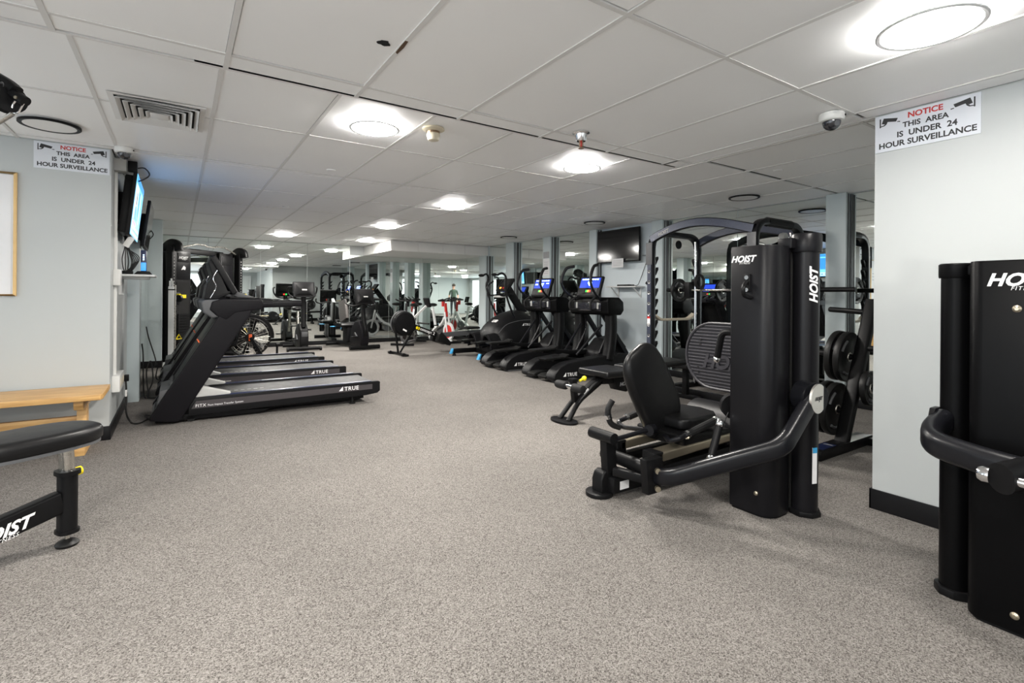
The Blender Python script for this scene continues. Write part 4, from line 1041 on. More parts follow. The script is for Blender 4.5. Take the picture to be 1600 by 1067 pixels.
# ------------------------------------------------------------------ rowing machine
t = thing('rowing_machine', 'black rowing machine with a round flywheel cage and a yellow mark', 'rowing machine', (3.70, 9.72, 0), .10)
fw = V(.10, 0, .63)
part(t, 'flywheel_housing', MB().lathe([(.10, -.10), (.22, -.09), (.245, -.06), (.245, .06), (.22, .09), (.10, .10)], fw, (0, 1, 0), 32), 'black')
for i in range(5): part(t, 'vent_ring', MB().torus(fw + V(0, -.096, 0), (0, 1, 0), .06 + i * .032, .003, 28, 5), 'plastic')
part(t, 'flywheel_rim', MB().torus(fw + V(0, .05, 0), (0, 1, 0), .25, .012, 32), 'mid_grey')
part(t, 'damper_tag', MB().obox(fw + V(-.02, -.105, -.13), (.09, .006, .03), Matrix.Rotation(.5, 3, 'Y')), 'white_ink')
part(t, 'lower_shield', MB().prism([(-.12, .52), (.02, .40), (.22, .40), (.34, .50), (.3, .62), (-.1, .64)], 'y', -.07, .07), 'black', .02, 3)
bm_ = part(t, 'main_beam', MB().bar((.22, 0, .60), (.92, 0, .34), .10, .10), 'black', .006)
xd = V(.70, 0, -.26).normalized(); yd = V(.26, 0, .70).normalized()
o = V(.37, -.0515, .54)
flat(bm_, 'mark', [(0, -.028), (.03, -.028), (.045, -.01), (.028, -.01), (.028, .01), (.045, .01), (.03, .028), (0, .028), (-.014, .012), (-.014, -.012)], o, xd, yd, 'yellow')
flat(bm_, 'mark', rect(.05, .072, -.028, .028), o, xd, yd, 'yellow')
text(bm_, 'lettering', 'concept 2', o + xd * .09 - yd * .018, xd, yd, 'white_ink', width=.36, bold=.012, depth=.003, spacing=1.05)
for x_, z_, xe in ((-.12, .60, -.03), (.27, .47, .01)): part(t, 'front_leg', MB().bar((x_, -.07, z_), (xe, -.04, .05), .03, .03), 'black')
part(t, 'front_foot', MB().bar((-.01, -.30, .035), (-.01, .30, .035), .05, .04), 'black', .006)
for y in (-.29, .29): part(t, 'caster', MB().cyl((-.05, y - .03, .035), (-.05, y + .03, .035), .035).box(-.03, .05, y - .05, y + .05, 0, .04), 'rubber')
for y in (-.12, .12):
    fp = part(t, 'footplate', MB().prism([(.84, .40), (.90, .44), (1.14, .20), (1.10, .14), (.80, .24)], 'y', y - .06, y + .06), 'rubber', .01)
part(t, 'monorail', MB().bar((.85, 0, .355), (2.45, 0, .40), .055, .10), 'mid_grey', .006)
part(t, 'seat', MB().prism([(1.55, .46), (1.9, .47), (1.9, .50), (1.86, .52), (1.6, .51), (1.55, .49)], 'y', -.15, .15), 'rubber', .01)
part(t, 'rear_leg', MB().bar((2.36, 0, .36), (2.40, 0, .04), .06, .05).bar((2.4, -.25, .025), (2.4, .25, .025), .05, .05), 'black', .005)
part(t, 'monitor_arm', MB().bar((.25, 0, .66), (.62, 0, .98), .03, .04), 'light_grey')
part(t, 'monitor', MB().obox((.64, 0, 1.05), (.04, .2, .2), Matrix.Rotation(-.3, 3, 'Y')), 'plastic', .01)
part(t, 'pull_handle', MB().cyl((.55, -.24, .62), (.55, .24, .62), .016), 'rubber')

# ------------------------------------------------------------------ spin bikes (local -y = front)
def make_spin(label, loc, rz, frame_mat, accent):
    t = thing('spin_bike', label, 'exercise bike', loc, rz, 'spin bikes by the back mirror')
    w = V(0, -.38, .30)
    part(t, 'flywheel', MB().lathe([(.05, -.02), (.17, -.014), (.19, -.024), (.22, -.024), (.22, .024), (.19, .024), (.17, .014), (.05, .02)], w, (1, 0, 0), 32), frame_mat)
    part(t, 'flywheel_face', MB().lathe([(.04, -.03), (.16, -.019), (.16, .019), (.04, .03)], w, (1, 0, 0), 28), accent)
    for s in (-1, 1): part(t, 'fork', MB().bar((s * .045, -.38, .28), (s * .045, -.26, .78), .022, .05), frame_mat, .004)
    part(t, 'head_tube', MB().bar((0, -.28, .66), (0, -.22, 1.0), .05, .06), accent, .006)
    part(t, 'main_beam', MB().sweep(smooth_path([(0, -.27, .70), (0, -.05, .46), (0, .25, .34), (0, .5, .10)]), rrect(.06, .09, .02), up=(1, 0, 0)), frame_mat)
    part(t, 'chain_guard', MB().prism([(-.1, .26), (.05, .2), (.22, .24), (.26, .34), (.12, .44), (-.1, .38)], 'x', .04, .08), 'mid_grey', .01)
    part(t, 'seat_tube', MB().bar((0, .22, .34), (0, .38, .88), .05, .05), frame_mat, .004)
    part(t, 'saddle', MB().ball((0, .38, .95), .12, 14, (.85, 1.25, .38)), 'vinyl')
    part(t, 'handlebar', MB().tube(fillet([(-.2, -.42, 1.10), (-.22, -.2, 1.06), (.22, -.2, 1.06), (.2, -.42, 1.10)], .06), .018).tube([(-.06, -.22, 1.08), (-.06, -.5, 1.14)], .016).tube([(.06, -.22, 1.08), (.06, -.5, 1.14)], .016), 'foam')
    part(t, 'front_stabilizer', MB().bar((-.28, -.5, .04), (.28, -.5, .04), .06, .05), 'black', .008)
    part(t, 'rear_stabilizer', MB().bar((-.28, .52, .04), (.28, .52, .04), .06, .05), 'black', .008)
    part(t, 'lower_frame', MB().bar((0, -.5, .06), (0, .52, .06), .05, .05).bar((0, -.5, .06), (0, -.38, .3), .04, .04), frame_mat)
    for s in (-1, 1):
        c_ = part(t, 'crank', MB().bar((s * .09, .06, .32), (s * .09, .06 + s * .1, .32 - s * .12), .02, .03), 'steel')
        part(c_, 'pedal', MB().obox((s * .15, .06 + s * .1, .32 - s * .12), (.09, .09, .025)), 'rubber', .005)
    part(t, 'bottle_holder', MB().lathe([(.04, 0), (.042, .12), (.036, .12), (.034, .01)], (0, -.12, .92)), 'red' if accent == 'red' else 'plastic')
    return t
make_spin('white and red spin bike by the mirrored back corner', (5.58, 11.75, 0), .12, 'white_paint', 'red')
make_spin('silver spin bike behind the rowing machine flywheel', (4.72, 11.7, 0), -.7, 'silver', 'plastic')

# ------------------------------------------------------------------ smith machine rack
xa, xb, yf, yn = 5.02, 5.95, 4.39, 3.02
t = thing('smith_machine', 'black smith machine rack with arched top beams and a loaded bar', 'weight rack', ((xa + xb) / 2, (yf + yn) / 2, 0), world=True)
for y, nm in ((yf, 0), (yn, 1)):
    # inverted-U side frame
    part(t, 'side_frame', MB().sweep(fillet([(xa, y, .05), (xa, y, 2.03), (xb, y, 2.03), (xb, y, .05)], .22, 8), rrect(.07, .085, .012, 2), up=(0, 1, 0)), 'frame')
    part(t, 'floor_beam', MB().box(xa - .1, xb + .1, y - .045, y + .045, 0, .07), 'black', .008)
    s = -1 if y == yf else 1
    fp = part(t, 'front_face', MB().box(xa - .046, xa - .041, y - .03, y + .03, .1, 1.8), 'blue_frame')
    for i in range(11):
        z = .32 + i * .135
        part(fp, 'hole_ring', MB().torus((xa - .047, y, z), (1, 0, 0), .016, .005, 14, 5), 'steel')
        part(t, 'bar_hook', MB().prism([(xa + .04, z - .05), (xa + .065, z - .045), (xa + .11, z + .03), (xa + .105, z + .06), (xa + .085, z + .035), (xa + .04, z + .02)], 'y', y - .02, y + .02), 'black', .004)
        part(t, 'bar_hook', MB().prism([(xb - .04, z - .05), (xb - .065, z - .045), (xb - .11, z + .03), (xb - .105, z + .06), (xb - .085, z + .035), (xb - .04, z + .02)], 'y', y - .02, y + .02), 'black', .004)
    part(fp, 'warning_sticker', MB().box(xa - .048, xa - .046, y - .022, y + .022, .86, .96), 'paper')
    part(fp, 'warning_sticker', MB().box(xa - .0485, xa - .0475, y - .022, y + .022, .94, .965), 'red')
    part(fp, 'corner_plate', MB().box(xa - .052, xa - .046, y - .05, y + .05, 1.62, 1.9), 'mid_grey', .01)
    part(t, 'guide_rod', MB().cyl((xb - .12, y + s * .05, .06), (xb - .12, y + s * .05, 1.96), .016), 'chrome')
    part(t, 'side_strap', MB().sweep(fillet([(xa + .05, y + s * .0, .98), (xa + .16, y, .92), (xb - .2, y, .92), (xb - .06, y, 1.0)], .05), rrect(.03, .075, .008), up=(0, 1, 0)), 'strap')
for x in (xa, xb):
    pts = [(x, yf + (yn - yf) * k / 12, 1.94 + .145 * math.sin(PI * (k / 12) ** .9)) for k in range(13)]
    ab = part(t, 'arched_beam', MB().sweep(pts, rrect(.10, .05, .008, 2), up=(1, 0, 0)), 'frame')
    pts2 = [(x - .0265, p[1], p[2]) for p in pts]
    part(ab, 'beam_face', MB().sweep(pts2, [(-.04, -.002), (.04, -.002), (.04, .002), (-.04, .002)], up=(1, 0, 0)), 'blue_frame')
    if x == xa:
        p, q = V(pts[1]), V(pts[3]); xd = (q - p).normalized()
        text(ab, 'lettering', 'HOIST', p + V(-.031, -.02, -.018), xd, V(0, -xd.z, xd.y) * (1 if xd.y > 0 else -1), 'light_grey', width=.17, bold=.03, shear=.3, depth=.001)
part(t, 'name_badge', MB().lathe([(.055, -.006), (.055, .006)], (5.48, yf - .05, 1.90), (0, 1, 0), 24), 'black')
part(t, 'pull_up_grip', MB().cyl((5.25, yn, 2.03), (5.72, yn, 2.03), .05), 'foam')
part(t, 'pulley_guard', MB().lathe([(.05, -.03), (.055, 0), (.05, .03)], (5.55, yn - .02, 1.88), (0, 1, 0), 20), 'light_grey')
XBAR = 5.83
br = part(t, 'bar', MB().cyl((XBAR, 4.80, 1.31), (XBAR, 2.42, 1.31), .015), 'steel')
for a, b in ((4.42, 4.80), (2.99, 2.40)): part(br, 'bar_sleeve', MB().cyl((XBAR, a, 1.31), (XBAR, b, 1.31), .026), 'black')
for y in (yf + .05, yn - .05): part(t, 'bar_carriage', MB().box(XBAR - .05, XBAR + .05, y - .045, y + .045, 1.2, 1.42), 'black', .012)
part(t, 'bar_hook_handle', MB().torus((5.80, 4.25, 1.42), (0, 1, 0), .09, .018, 24, 8), 'foam')
part(t, 'rear_beam', MB().box(xb - .05, xb + .05, yn, yf, .02, .1), 'black', .008)
part(t, 'front_beam', MB().box(xa + .18, xa + .25, yn, yf, .02, .09), 'black', .008)
def wplate(name, c, axis, r, th, label, grp, handles=True, loc=None):
    t2 = thing(name, label, 'weight plate', c, group=grp, world=True)
    ax = V(axis).normalized()
    part(t2, 'plate_body', MB().lathe([(.028, -th * .35), (.07, -th * .5), (r * .55, -th * .3), (r * .82, -th * .3), (r * .9, -th / 2), (r * .985, -th / 2), (r, -th * .3), (r, th * .3), (r * .985, th / 2), (r * .9, th / 2), (r * .82, th * .3), (r * .55, th * .3), (.07, th * .5), (.028, th * .35)], c, axis, 36), 'rubber')
    part(t2, 'hub_ring', MB().torus(V(c) + ax * th * .45, axis, .034, .007, 20, 6).torus(V(c) - ax * th * .45, axis, .034, .007, 20, 6), 'steel')
    a = ax.orthogonal().normalized(); b = ax.cross(a)
    if handles:
        for k in range(3):
            an = 2 * PI * k / 3 + .5
            ps = [V(c) + (a * math.cos(an + d) + b * math.sin(an + d)) * (r * .70) - ax * (th * .42) for d in (-.38, -.19, 0, .19, .38)]
            part(t2, 'grip_rim', MB().tube(ps, .012, 6).tube([p + ax * th * .84 for p in ps], .012, 6), 'mid_grey')
    return t2
wplate('weight_plate', (XBAR, 4.60, 1.31), (0, 1, 0), .16, .035, 'black weight plate on the far end of the smith machine bar', 'plates on the smith bar')
wplate('weight_plate', (XBAR, 2.80, 1.31), (0, 1, 0), .16, .035, 'black weight plate on the near end of the smith machine bar', 'plates on the smith bar')
# flat bench inside it, floor mat in front
t = thing('flat_bench', 'black padded flat bench standing inside the smith machine', 'bench', (5.5, 3.9, 0), world=True)
part(t, 'bench_pad', MB().box(4.95, 6.05, 3.78, 4.06, .37, .44), 'vinyl', .025, 4)
for x in (5.1, 5.9): part(t, 'leg', MB().bar((x, 3.92, .37), (x, 3.92, .05), .06, .06).bar((x, 3.72, .025), (x, 4.12, .025), .06, .05), 'black', .005)
part(t, 'spine', MB().box(5.1, 5.9, 3.89, 3.95, .3, .37), 'black', .006)
solo('floor_mat', MB().box(5.26, 5.55, 3.05, 4.35, 0, .014), 'navy', 'dark navy rubber strip on the floor in front of the smith machine', 'mat', .003, loc=(5.4, 3.7, 0))

# ------------------------------------------------------------------ adjustable bench
t = thing('adjustable_bench', 'black adjustable weight bench with foam leg rollers', 'bench', (3.12, 3.80, 0), world=True)
Yc = 3.81
ft = part(t, 'front_foot', MB().prism([(3.13 + .10 * math.cos(a) * (1.0), Yc + .17 * math.sin(a)) for a in [2 * PI * k / 24 for k in range(24)]], 'z', 0, .022), 'black', .006)
for s in (-1, 1): part(t, 'front_leg', MB().sweep(fillet([(3.13, Yc + s * .065, .02), (3.26, Yc + s * .045, .17), (3.50, Yc + s * .03, .34), (3.66, Yc + s * .03, .41)], .06), rrect(.03, .05, .008, 2), up=(0, 1, 0)), 'black')
part(t, 'spine', MB().bar((3.3, Yc, .20), (3.62, Yc, .38), .05, .08).bar((3.6, Yc, .37), (4.5, Yc, .32), .07, .09), 'black', .006)
part(t, 'warning_label', MB().obox((3.375, Yc - .048, .275), (.07, .003, .03), Matrix.Rotation(-.62, 3, 'Y')), 'paper')
part(t, 'roller_post', MB().bar((3.27, Yc, .18), (3.24, Yc, .40), .055, .055).box(3.205, 3.275, Yc - .035, Yc + .035, .38, .41), 'black', .004)
rl = part(t, 'roller_shaft', MB().cyl((3.2, Yc - .19, .335), (3.2, Yc + .19, .335), .02), 'chrome')
for s in (-1, 1): part(rl, 'foam_roller', MB().lathe([(.02, 0), (.038, .006), (.042, .03), (.042, .12), (.038, .145), (.02, .15)], (3.2, Yc + s * .05, .335), (0, s, 0), 18), 'foam')
part(t, 'pop_pin', MB().cyl((3.30, Yc - .03, .385), (3.34, Yc - .03, .40), .012).ball((3.355, Yc - .035, .405), .026, 12), 'yellow')
part(t, 'seat_pad', MB().box(3.50, 3.92, 3.60, 4.04, .41, .475), 'vinyl', .028, 4)
part(t, 'back_pad', MB().obox((4.36, Yc, .47), (.86, .30, .065), Matrix.Rotation(-.03, 3, 'Y')), 'vinyl', .028, 4)
pl = part(t, 'hinge_plate', MB().prism([(3.72, .40), (4.05, .40), (4.02, .28), (3.92, .22), (3.80, .25)], 'y', Yc - .06, Yc + .06), 'black', .008)
text(pl, 'lettering', 'HOIST', (3.82, Yc - .0615, .29), (1, 0, .06), (0, 0, 1), 'grey_ink', width=.16, bold=.03, shear=.3, depth=.001)
part(t, 'rear_foot', MB().bar((4.5, Yc - .22, .035), (4.5, Yc + .22, .035), .06, .06).bar((4.48, Yc, .32), (4.5, Yc, .05), .06, .06), 'black', .006)
part(t, 'adjuster', MB().bar((4.1, Yc, .36), (4.3, Yc, .45), .04, .04), 'yellow')

# ------------------------------------------------------------------ leg press
t = thing('leg_press_machine', 'charcoal leg press machine with a rocking seat and tall weight tower', 'leg press', (2.7, 2.1, 0), world=True)
Y0 = 2.25
def rslab(x0, x1, y0, y1, radii, z0, z1, n=8):
    """upright slab whose four corners (x0y0, x1y0, x1y1, x0y1) have own radii"""
    pts = []
    for (cx, cy, sx, sy, a0), r in zip(((x0, y0, 1, 1, 180), (x1, y0, -1, 1, 270), (x1, y1, -1, -1, 0), (x0, y1, 1, -1, 90)), radii):
        for k in range(n + 1):
            a = math.radians(a0 + 90 * k / n)
            pts.append((cx + sx * r + r * math.cos(a), cy + sy * r + r * math.sin(a)))
    return MB().prism(pts, 'z', z0, z1)
sh = part(t, 'weight_shroud', rslab(2.70, 2.955, 1.515, 1.77, (.085, .10, .03, .012), .012, 1.515), 'shroud', .006)
hoist_mark(sh, (2.6985, 1.762, 1.425), (0, -1, 0), (0, 0, 1), .155)
part(sh, 'shroud_base', rslab(2.71, 2.945, 1.525, 1.76, (.08, .09, .03, .012), 0, .012), 'black')
part(sh, 'bolt', MB().lathe([(.012, 0), (.012, .005), (.006, .009)], (2.699, 1.60, .13), (-1, 0, 0), 14), 'brass')
bk = part(sh, 'towel_hook', MB().tube(smooth_path([(2.70, 1.655, 1.315), (2.665, 1.655, 1.30), (2.64, 1.65, 1.27), (2.65, 1.65, 1.235), (2.69, 1.64, 1.22)]), .012), 'black')
part(bk, 'hook_plate', MB().obox((2.694, 1.66, 1.305), (.012, .04, .10)), 'black', .008)
part(bk, 'hook_screw', MB().disc((2.686, 1.66, 1.335), (1, 0, 0), .012, .005, 14).disc((2.686, 1.66, 1.265), (1, 0, 0), .012, .005, 14), 'chrome')
part(t, 'seam_plate', MB().box(2.915, 2.975, 1.53, 1.60, .02, 1.5), 'dark_hole')
cp = part(t, 'tower_post', MB().cyl((2.979, 1.480, .03), (2.979, 1.480, 1.5), .068, 28), 'shroud')
part(cp, 'post_cap', MB().lathe([(.078, 1.48), (.08, 1.485), (.08, 1.575), (.074, 1.585), (.02, 1.586)], (2.979, 1.480, 0), n=28), 'shroud')
part(cp, 'cap_bridge', MB().box(2.86, 2.96, 1.50, 1.58, 1.50, 1.56), 'shroud', .008)
part(cp, 'post_foot', MB().prism([(2.979 + .085 * math.cos(a), 1.480 + .085 * math.sin(a)) for a in [2 * PI * k / 8 + .2 for k in range(8)]], 'z', 0, .03), 'black', .006)
# vertical lettering on the post, facing the camera side
def on_post(sn, rad, z):
    n_ = V(-.894, -.448, 0) * math.sqrt(1 - sn * sn) + V(.448, -.894, 0) * sn
    return V(2.979, 1.480, z) + n_ * rad, n_
mb = MB(); mb.bm.free(); mb.bm = text_mesh('HOIST', width=.205, bold=.035, shear=.3, depth=.0012, spacing=1.02)
bmesh.ops.triangulate(mb.bm, faces=mb.bm.faces[:])
for _ in range(2): bmesh.ops.subdivide_edges(mb.bm, edges=[e_ for e_ in mb.bm.edges if e_.calc_length() > .008], cuts=1, use_grid_fill=True)
bmesh.ops.triangulate(mb.bm, faces=mb.bm.faces[:])
for v_ in mb.bm.verts:      # wrap the word round the post, reading upwards
    a_ = math.asin(.52) - (v_.co.y - .027) / .068
    q_, n_ = on_post(math.sin(a_), .0682 + v_.co.z, 1.195 + v_.co.x)
    v_.co = q_
part(cp, 'lettering', mb, 'white_ink')
o, n_ = on_post(.72, .0675, .29)
R_ = Matrix((V(-n_.y, n_.x, 0), n_, V(0, 0, 1))).transposed()
part(cp, 'serial_label', MB().obox(o, (.03, .003, .2), R_), 'paper')
part(cp, 'serial_heading', MB().obox(o + n_ * .001 + V(0, 0, .085), (.03, .003, .03), R_), 'blue_cap')
# exercise arm from the chrome pivot disc to the seat carriage
arm = [(2.905, 1.405, .675), (2.62, 1.41, .445), (2.28, 1.86, .215), (2.30, 2.0, .19)]
ar = part(t, 'press_arm', MB().sweep(fillet(arm, .07, 6), rrect(.07, .095, .03), up=(0, 0, 1)), 'frame')
part(ar, 'pivot_housing', MB().cyl((2.905, 1.385, .675), (2.93, 1.47, .675), .088, 28), 'frame')
part(ar, 'pivot_disc', MB().disc((2.905, 1.376, .675), (0, 1, 0), .08, .012, 32), 'disc_steel')
text(ar, 'lettering', 'HOIST', (2.865, 1.369, .668), (1, 0, 0), (0, 0, 1), 'black_ink', width=.08, bold=.03, shear=.3, depth=.0008)
part(ar, 'clamp_bolt', MB().disc((2.26, 1.92, .24), (-.5, -.8, 0), .016, .02, 12).disc((2.26, 1.92, .14), (-.5, -.8, 0), .016, .02, 12).disc((2.33, 1.90, .235), (0, -1, 0), .012, .03, 12), 'brass')
part(t, 'arm_bracket', MB().prism([(2.22, .10), (2.32, .10), (2.34, .30), (2.20, .30)], 'y', 1.95, 2.0), 'black', .006)
# base
part(t, 'tail_foot', MB().prism([(2.175 + .085 * math.cos(a), 2.30 + .085 * math.sin(a)) for a in [2 * PI * k / 20 for k in range(20)]], 'z', 0, .025), 'black', .006)
part(t, 'foot_gusset', MB().prism([(2.22, .02), (2.15, .02), (2.15, .10), (2.165, .14), (2.19, .155), (2.22, .15)], 'y', 2.255, 2.345), 'black', .015, 3)
part(t, 'base_beam', MB().box(2.20, 3.85, 2.20, 2.30, .025, .12), 'black', .01)
part(t, 'warning_label', MB().box(2.25, 2.325, 2.1975, 2.1995, .045, .095), 'paper')
part(t, 'rear_upright', MB().bar((2.24, 2.28, .1), (2.22, 2.28, .36), .06, .08).bar((2.22, 2.22, .16), (2.30, 1.98, .16), .05, .05), 'black', .008)
part(t, 'rear_roller', MB().cyl((2.20, 2.20, .36), (2.20, 2.40, .36), .035), 'black')
part(t, 'rear_rod', MB().cyl((2.22, 2.20, .36), (2.55, 2.22, .37), .014).cyl((2.5, 2.2, .37), (2.56, 2.22, .37), .035), 'frame')
for y in (2.06, 2.36):
    rl = part(t, 'seat_rail', MB().bar((2.38, y, .265), (3.62, y, .30), .10, .055, r=.01), 'brass')
    part(rl, 'rail_block', MB().box(2.34, 2.42, y - .05, y + .05, .16, .30), 'black', .01)
part(t, 'cross_tube', MB().cyl((2.31, 1.98, .21), (2.31, 2.40, .21), .04), 'black')
part(t, 'lower_rail', MB().bar((2.36, 2.06, .17), (3.6, 2.06, .19), .05, .06).bar((2.36, 2.36, .17), (3.6, 2.36, .19), .05, .06), 'black', .006)
part(t, 'seat_carriage', MB().prism([(2.62, .28), (3.0, .29), (3.08, .22), (3.15, .29), (3.1, .34), (2.70, .37), (2.6, .36)], 'y', 2.02, 2.40), 'black', .02, 3)
part(t, 'counter_housing', MB().cyl((3.28, 2.03, .28), (3.28, 2.42, .28), .18, 28), 'plastic')
part(t, 'seat_pad', MB().prism([(2.66, 2.08), (2.72, 2.05), (3.0, 2.06), (3.07, 2.12), (3.10, 2.24), (3.07, 2.38), (3.0, 2.43), (2.72, 2.44), (2.66, 2.41)], 'z', .375, .445), 'vinyl', .028, 4)
Mb = Matrix.Rotation(-.56, 3, 'Y')
bp = part(t, 'back_pad', MB().sweep([(2.735 - .31 * k, Y0, .37 + .52 * k) for k in (0, .03, .08, .2, .4, .6, .75, .85, .92, .96, .985, 1)], rrect(.36, .085, .04), up=(0, 1, 0), scales=[.6, .8, .9, 1, 1.0, .99, .95, .87, .74, .6, .45, .25]), 'vinyl')
part(bp, 'back_shell', MB().sweep([(2.69, Y0, .37), (2.62, Y0, .49), (2.515, Y0, .66)], rrect(.26, .05, .02), up=(0, 1, 0)), 'plastic')
part(bp, 'bolt', MB().disc((2.52, Y0 - .02, .60), (-.85, 0, -.5), .012, .02, 12).disc((2.585, Y0 - .02, .49), (-.85, 0, -.5), .012, .02, 12), 'brass')
part(t, 'back_spine', MB().sweep([(2.72, Y0, .30), (2.64, Y0, .42), (2.53, Y0, .60)], rrect(.10, .06, .015), up=(0, 1, 0)), 'black')
for s in (-1, 1):
    y = Y0 + s * .25
    h = part(t, 'side_handle', MB().tube(fillet([(2.62, Y0 + s * .08, .33), (2.52, Y0 + s * .2, .335), (2.53, y, .36), (2.62, y, .375), (2.90, y, .425)], .06), .016), 'frame')
    part(h, 'grip', MB().tube([(2.62, y, .375), (2.89, y, .423)], .023), 'foam')
    part(h, 'chrome_collar', MB().cyl((2.605, y, .372), (2.625, y, .376), .026).ball((2.905, y, .427), .027, 12), 'chrome')
part(t, 'rear_grip', MB().tube(fillet([(2.50, Y0 + .2, .335), (2.43, Y0 + .22, .36), (2.41, Y0 + .23, .46), (2.45, Y0 + .22, .52)], .05), .02), 'foam')
part(t, 'rear_grip_collar', MB().cyl((2.42, Y0 + .225, .40), (2.415, Y0 + .228, .425), .025), 'chrome')
lk = part(t, 'link_rod', MB().cyl((2.556, 1.787, .30), (2.64, 1.79, .485), .022), 'black')
part(lk, 'rod_end', MB().ball((2.556, 1.787, .30), .026, 12), 'chrome'); part(lk, 'rod_end', MB().ball((2.64, 1.79, .485), .028, 12), 'chrome')
part(t, 'pulley', MB().cyl((2.80, 1.80, .56), (2.84, 1.84, .56), .075, 24), 'black')
part(t, 'cable_line', MB().cyl((2.77, 1.82, .53), (2.72, 1.86, .38), .004, 6).cyl((2.85, 1.84, .5), (2.90, 1.87, .36), .004, 6), 'cable')
# ribbed foot plate
Xp, Yp, Zp = 3.78, 2.48, .725
def stad(w, h, r, n=10): return rrect(w, h, r, n)
fpl = part(t, 'foot_plate', MB().prism([(Yp + a, Zp + b) for a, b in stad(.84, .56, .27)], 'x', Xp, Xp + .035), 'plate_ribbed', .008)
part(fpl, 'plate_rim', MB().tube([(Xp - .004, Yp + a, Zp + b) for a, b in stad(.83, .55, .265)], .012, 6, close=True), 'plate_ribbed')
for i in range(19):
    z = -.25 + i * .5 / 18
    e = .27
    hw = .405 - e + math.sqrt(max(0, e * e - z * z)) if abs(z) < e else .3
    part(fpl, 'rib', MB().sweep([(Xp - .004, Yp - hw + .01, Zp + z), (Xp - .004, Yp + hw - .01, Zp + z)], rrect(.014, .014, .005, 2)), 'plate_ribbed')
text(fpl, 'lettering', 'HOIST', (Xp - .012, Yp + .24, Zp - .10), (0, -1, 0), (0, 0, 1), 'plate_ribbed', width=.48, bold=.04, shear=.3, depth=.006)
for y, z in ((.27, .13), (.27, .09), (.29, -.11), (.29, -.15)): part(fpl, 'bolt', MB().disc((Xp - .012, Yp + y, Zp + z), (1, 0, 0), .009, .006, 12), 'dark_hole')
part(t, 'plate_support', MB().bar((3.83, Yp - .1, .62), (3.80, 2.25, .1), .08, .1).box(3.815, 3.87, Yp - .2, Yp + .2, .5, .9), 'black', .01)
hd = part(t, 'assist_handle', MB().tube(fillet([(3.50, 2.40, .75), (3.50, 2.36, .955), (3.52, 2.26, .955), (3.54, 2.20, .6), (3.6, 2.2, .25)], .06), .026), 'black')
part(hd, 'handle_end', MB().ball((3.50, 2.402, .74), .03, 12), 'chrome')

# ------------------------------------------------------------------ second weight machine at the right edge
t = thing('chest_press_machine', 'black weight machine cropped by the right edge with a curved press arm', 'weight machine', (2.7, .45, 0), world=True)
sh = part(t, 'weight_shroud', rslab(2.545, 2.85, .18, .665, (.06, .08, .03, .05), .012, 1.37), 'shroud_dark', .006)
hoist_mark(sh, (2.5435, .605, 1.275), (0, -1, 0), (0, 0, 1), .20)
part(sh, 'shroud_base', rslab(2.555, 2.84, .19, .655, (.06, .08, .03, .05), 0, .012), 'black')
for z in (1.19, .075): part(sh, 'bolt', MB().lathe([(.013, 0), (.013, .005), (.006, .01)], (2.545, .522, z), (-1, 0, 0), 16), 'brass')
cp = part(t, 'tower_post', MB().cyl((2.70, .735, .03), (2.70, .735, 1.33), .052, 28), 'shroud_dark')
part(cp, 'post_cap', MB().lathe([(.058, 1.31), (.06, 1.315), (.06, 1.365), (.055, 1.37), (.01, 1.371)], (2.70, .735, 0), n=28), 'shroud_dark')
part(cp, 'cap_bridge', MB().box(2.66, 2.74, .65, .7, 1.32, 1.36), 'shroud_dark', .006)
part(cp, 'post_foot', MB().prism([(2.70 + .068 * math.cos(a), .735 + .068 * math.sin(a)) for a in [2 * PI * k / 8 + .2 for k in range(8)]], 'z', 0, .035), 'black', .006)
ar = part(t, 'press_arm', MB().sweep(fillet([(2.66, .76, .72), (2.56, .775, .69), (2.465, .745, .66), (2.415, .60, .645), (2.36, .30, .63), (2.34, -.1, .62)], .09, 6), rrect(.07, .10, .033)), 'frame')
part(ar, 'stop_bracket', MB().prism([(2.58, .69), (2.62, .77), (2.68, .77), (2.70, .69), (2.66, .66)], 'y', .78, .80).box(2.62, 2.70, .74, .80, .74, .755), 'black', .003)
hdl = part(t, 'handle', MB().sweep(fillet([(2.40, .42, .665), (2.30, .46, .655), (2.22, .49, .645)], .04), rrect(.075, .10, .036)), 'black')
part(hdl, 'chrome_end', MB().lathe([(.001, .032), (.02, .03), (.027, .018), (.027, 0)], (2.235, .52, .645), (.0, 1, 0), 18), 'chrome')
part(hdl, 'chrome_shaft', MB().cyl((2.23, .45, .645), (2.20, .15, .64), .016, 16), 'chrome')

# ------------------------------------------------------------------ weight plate tree
t = thing('weight_plate_tree', 'black leaning weight plate tree behind the right wall corner', 'plate rack', (4.45, 1.93, 0), world=True)
part(t, 'base_beam', MB().prism([(4.0, 0), (4.9, 0), (4.9, .05), (4.87, .075), (4.03, .075), (4.0, .05)], 'y', 1.87, 1.99), 'black', .008)
part(t, 'base_label', MB().box(4.06, 4.28, 1.885, 1.975, .0752, .0765), 'navy')
text(t, 'lettering', 'HOIST', (4.25, 1.895, .077), (0, 1, 0), (-1, 0, 0), 'light_grey', width=.07, bold=.03, shear=.3, depth=.0006)
def ux(z): return 4.47 + .52 * (z - .07) / 1.09
up = part(t, 'upright', MB().sweep([(ux(.05), 1.93, .05), (ux(1.2), 1.93, 1.2)], rrect(.07, .10, .02), up=(0, 1, 0)), 'black')
part(t, 'rear_foot', MB().bar((4.82, 1.74, .03), (4.82, 2.12, .03), .07, .06), 'black', .008)
pegs = [(1.10, 1, .30), (.72, 1, .34), (.29, 1, .30), (.80, -1, .22), (.50, -1, .26)]
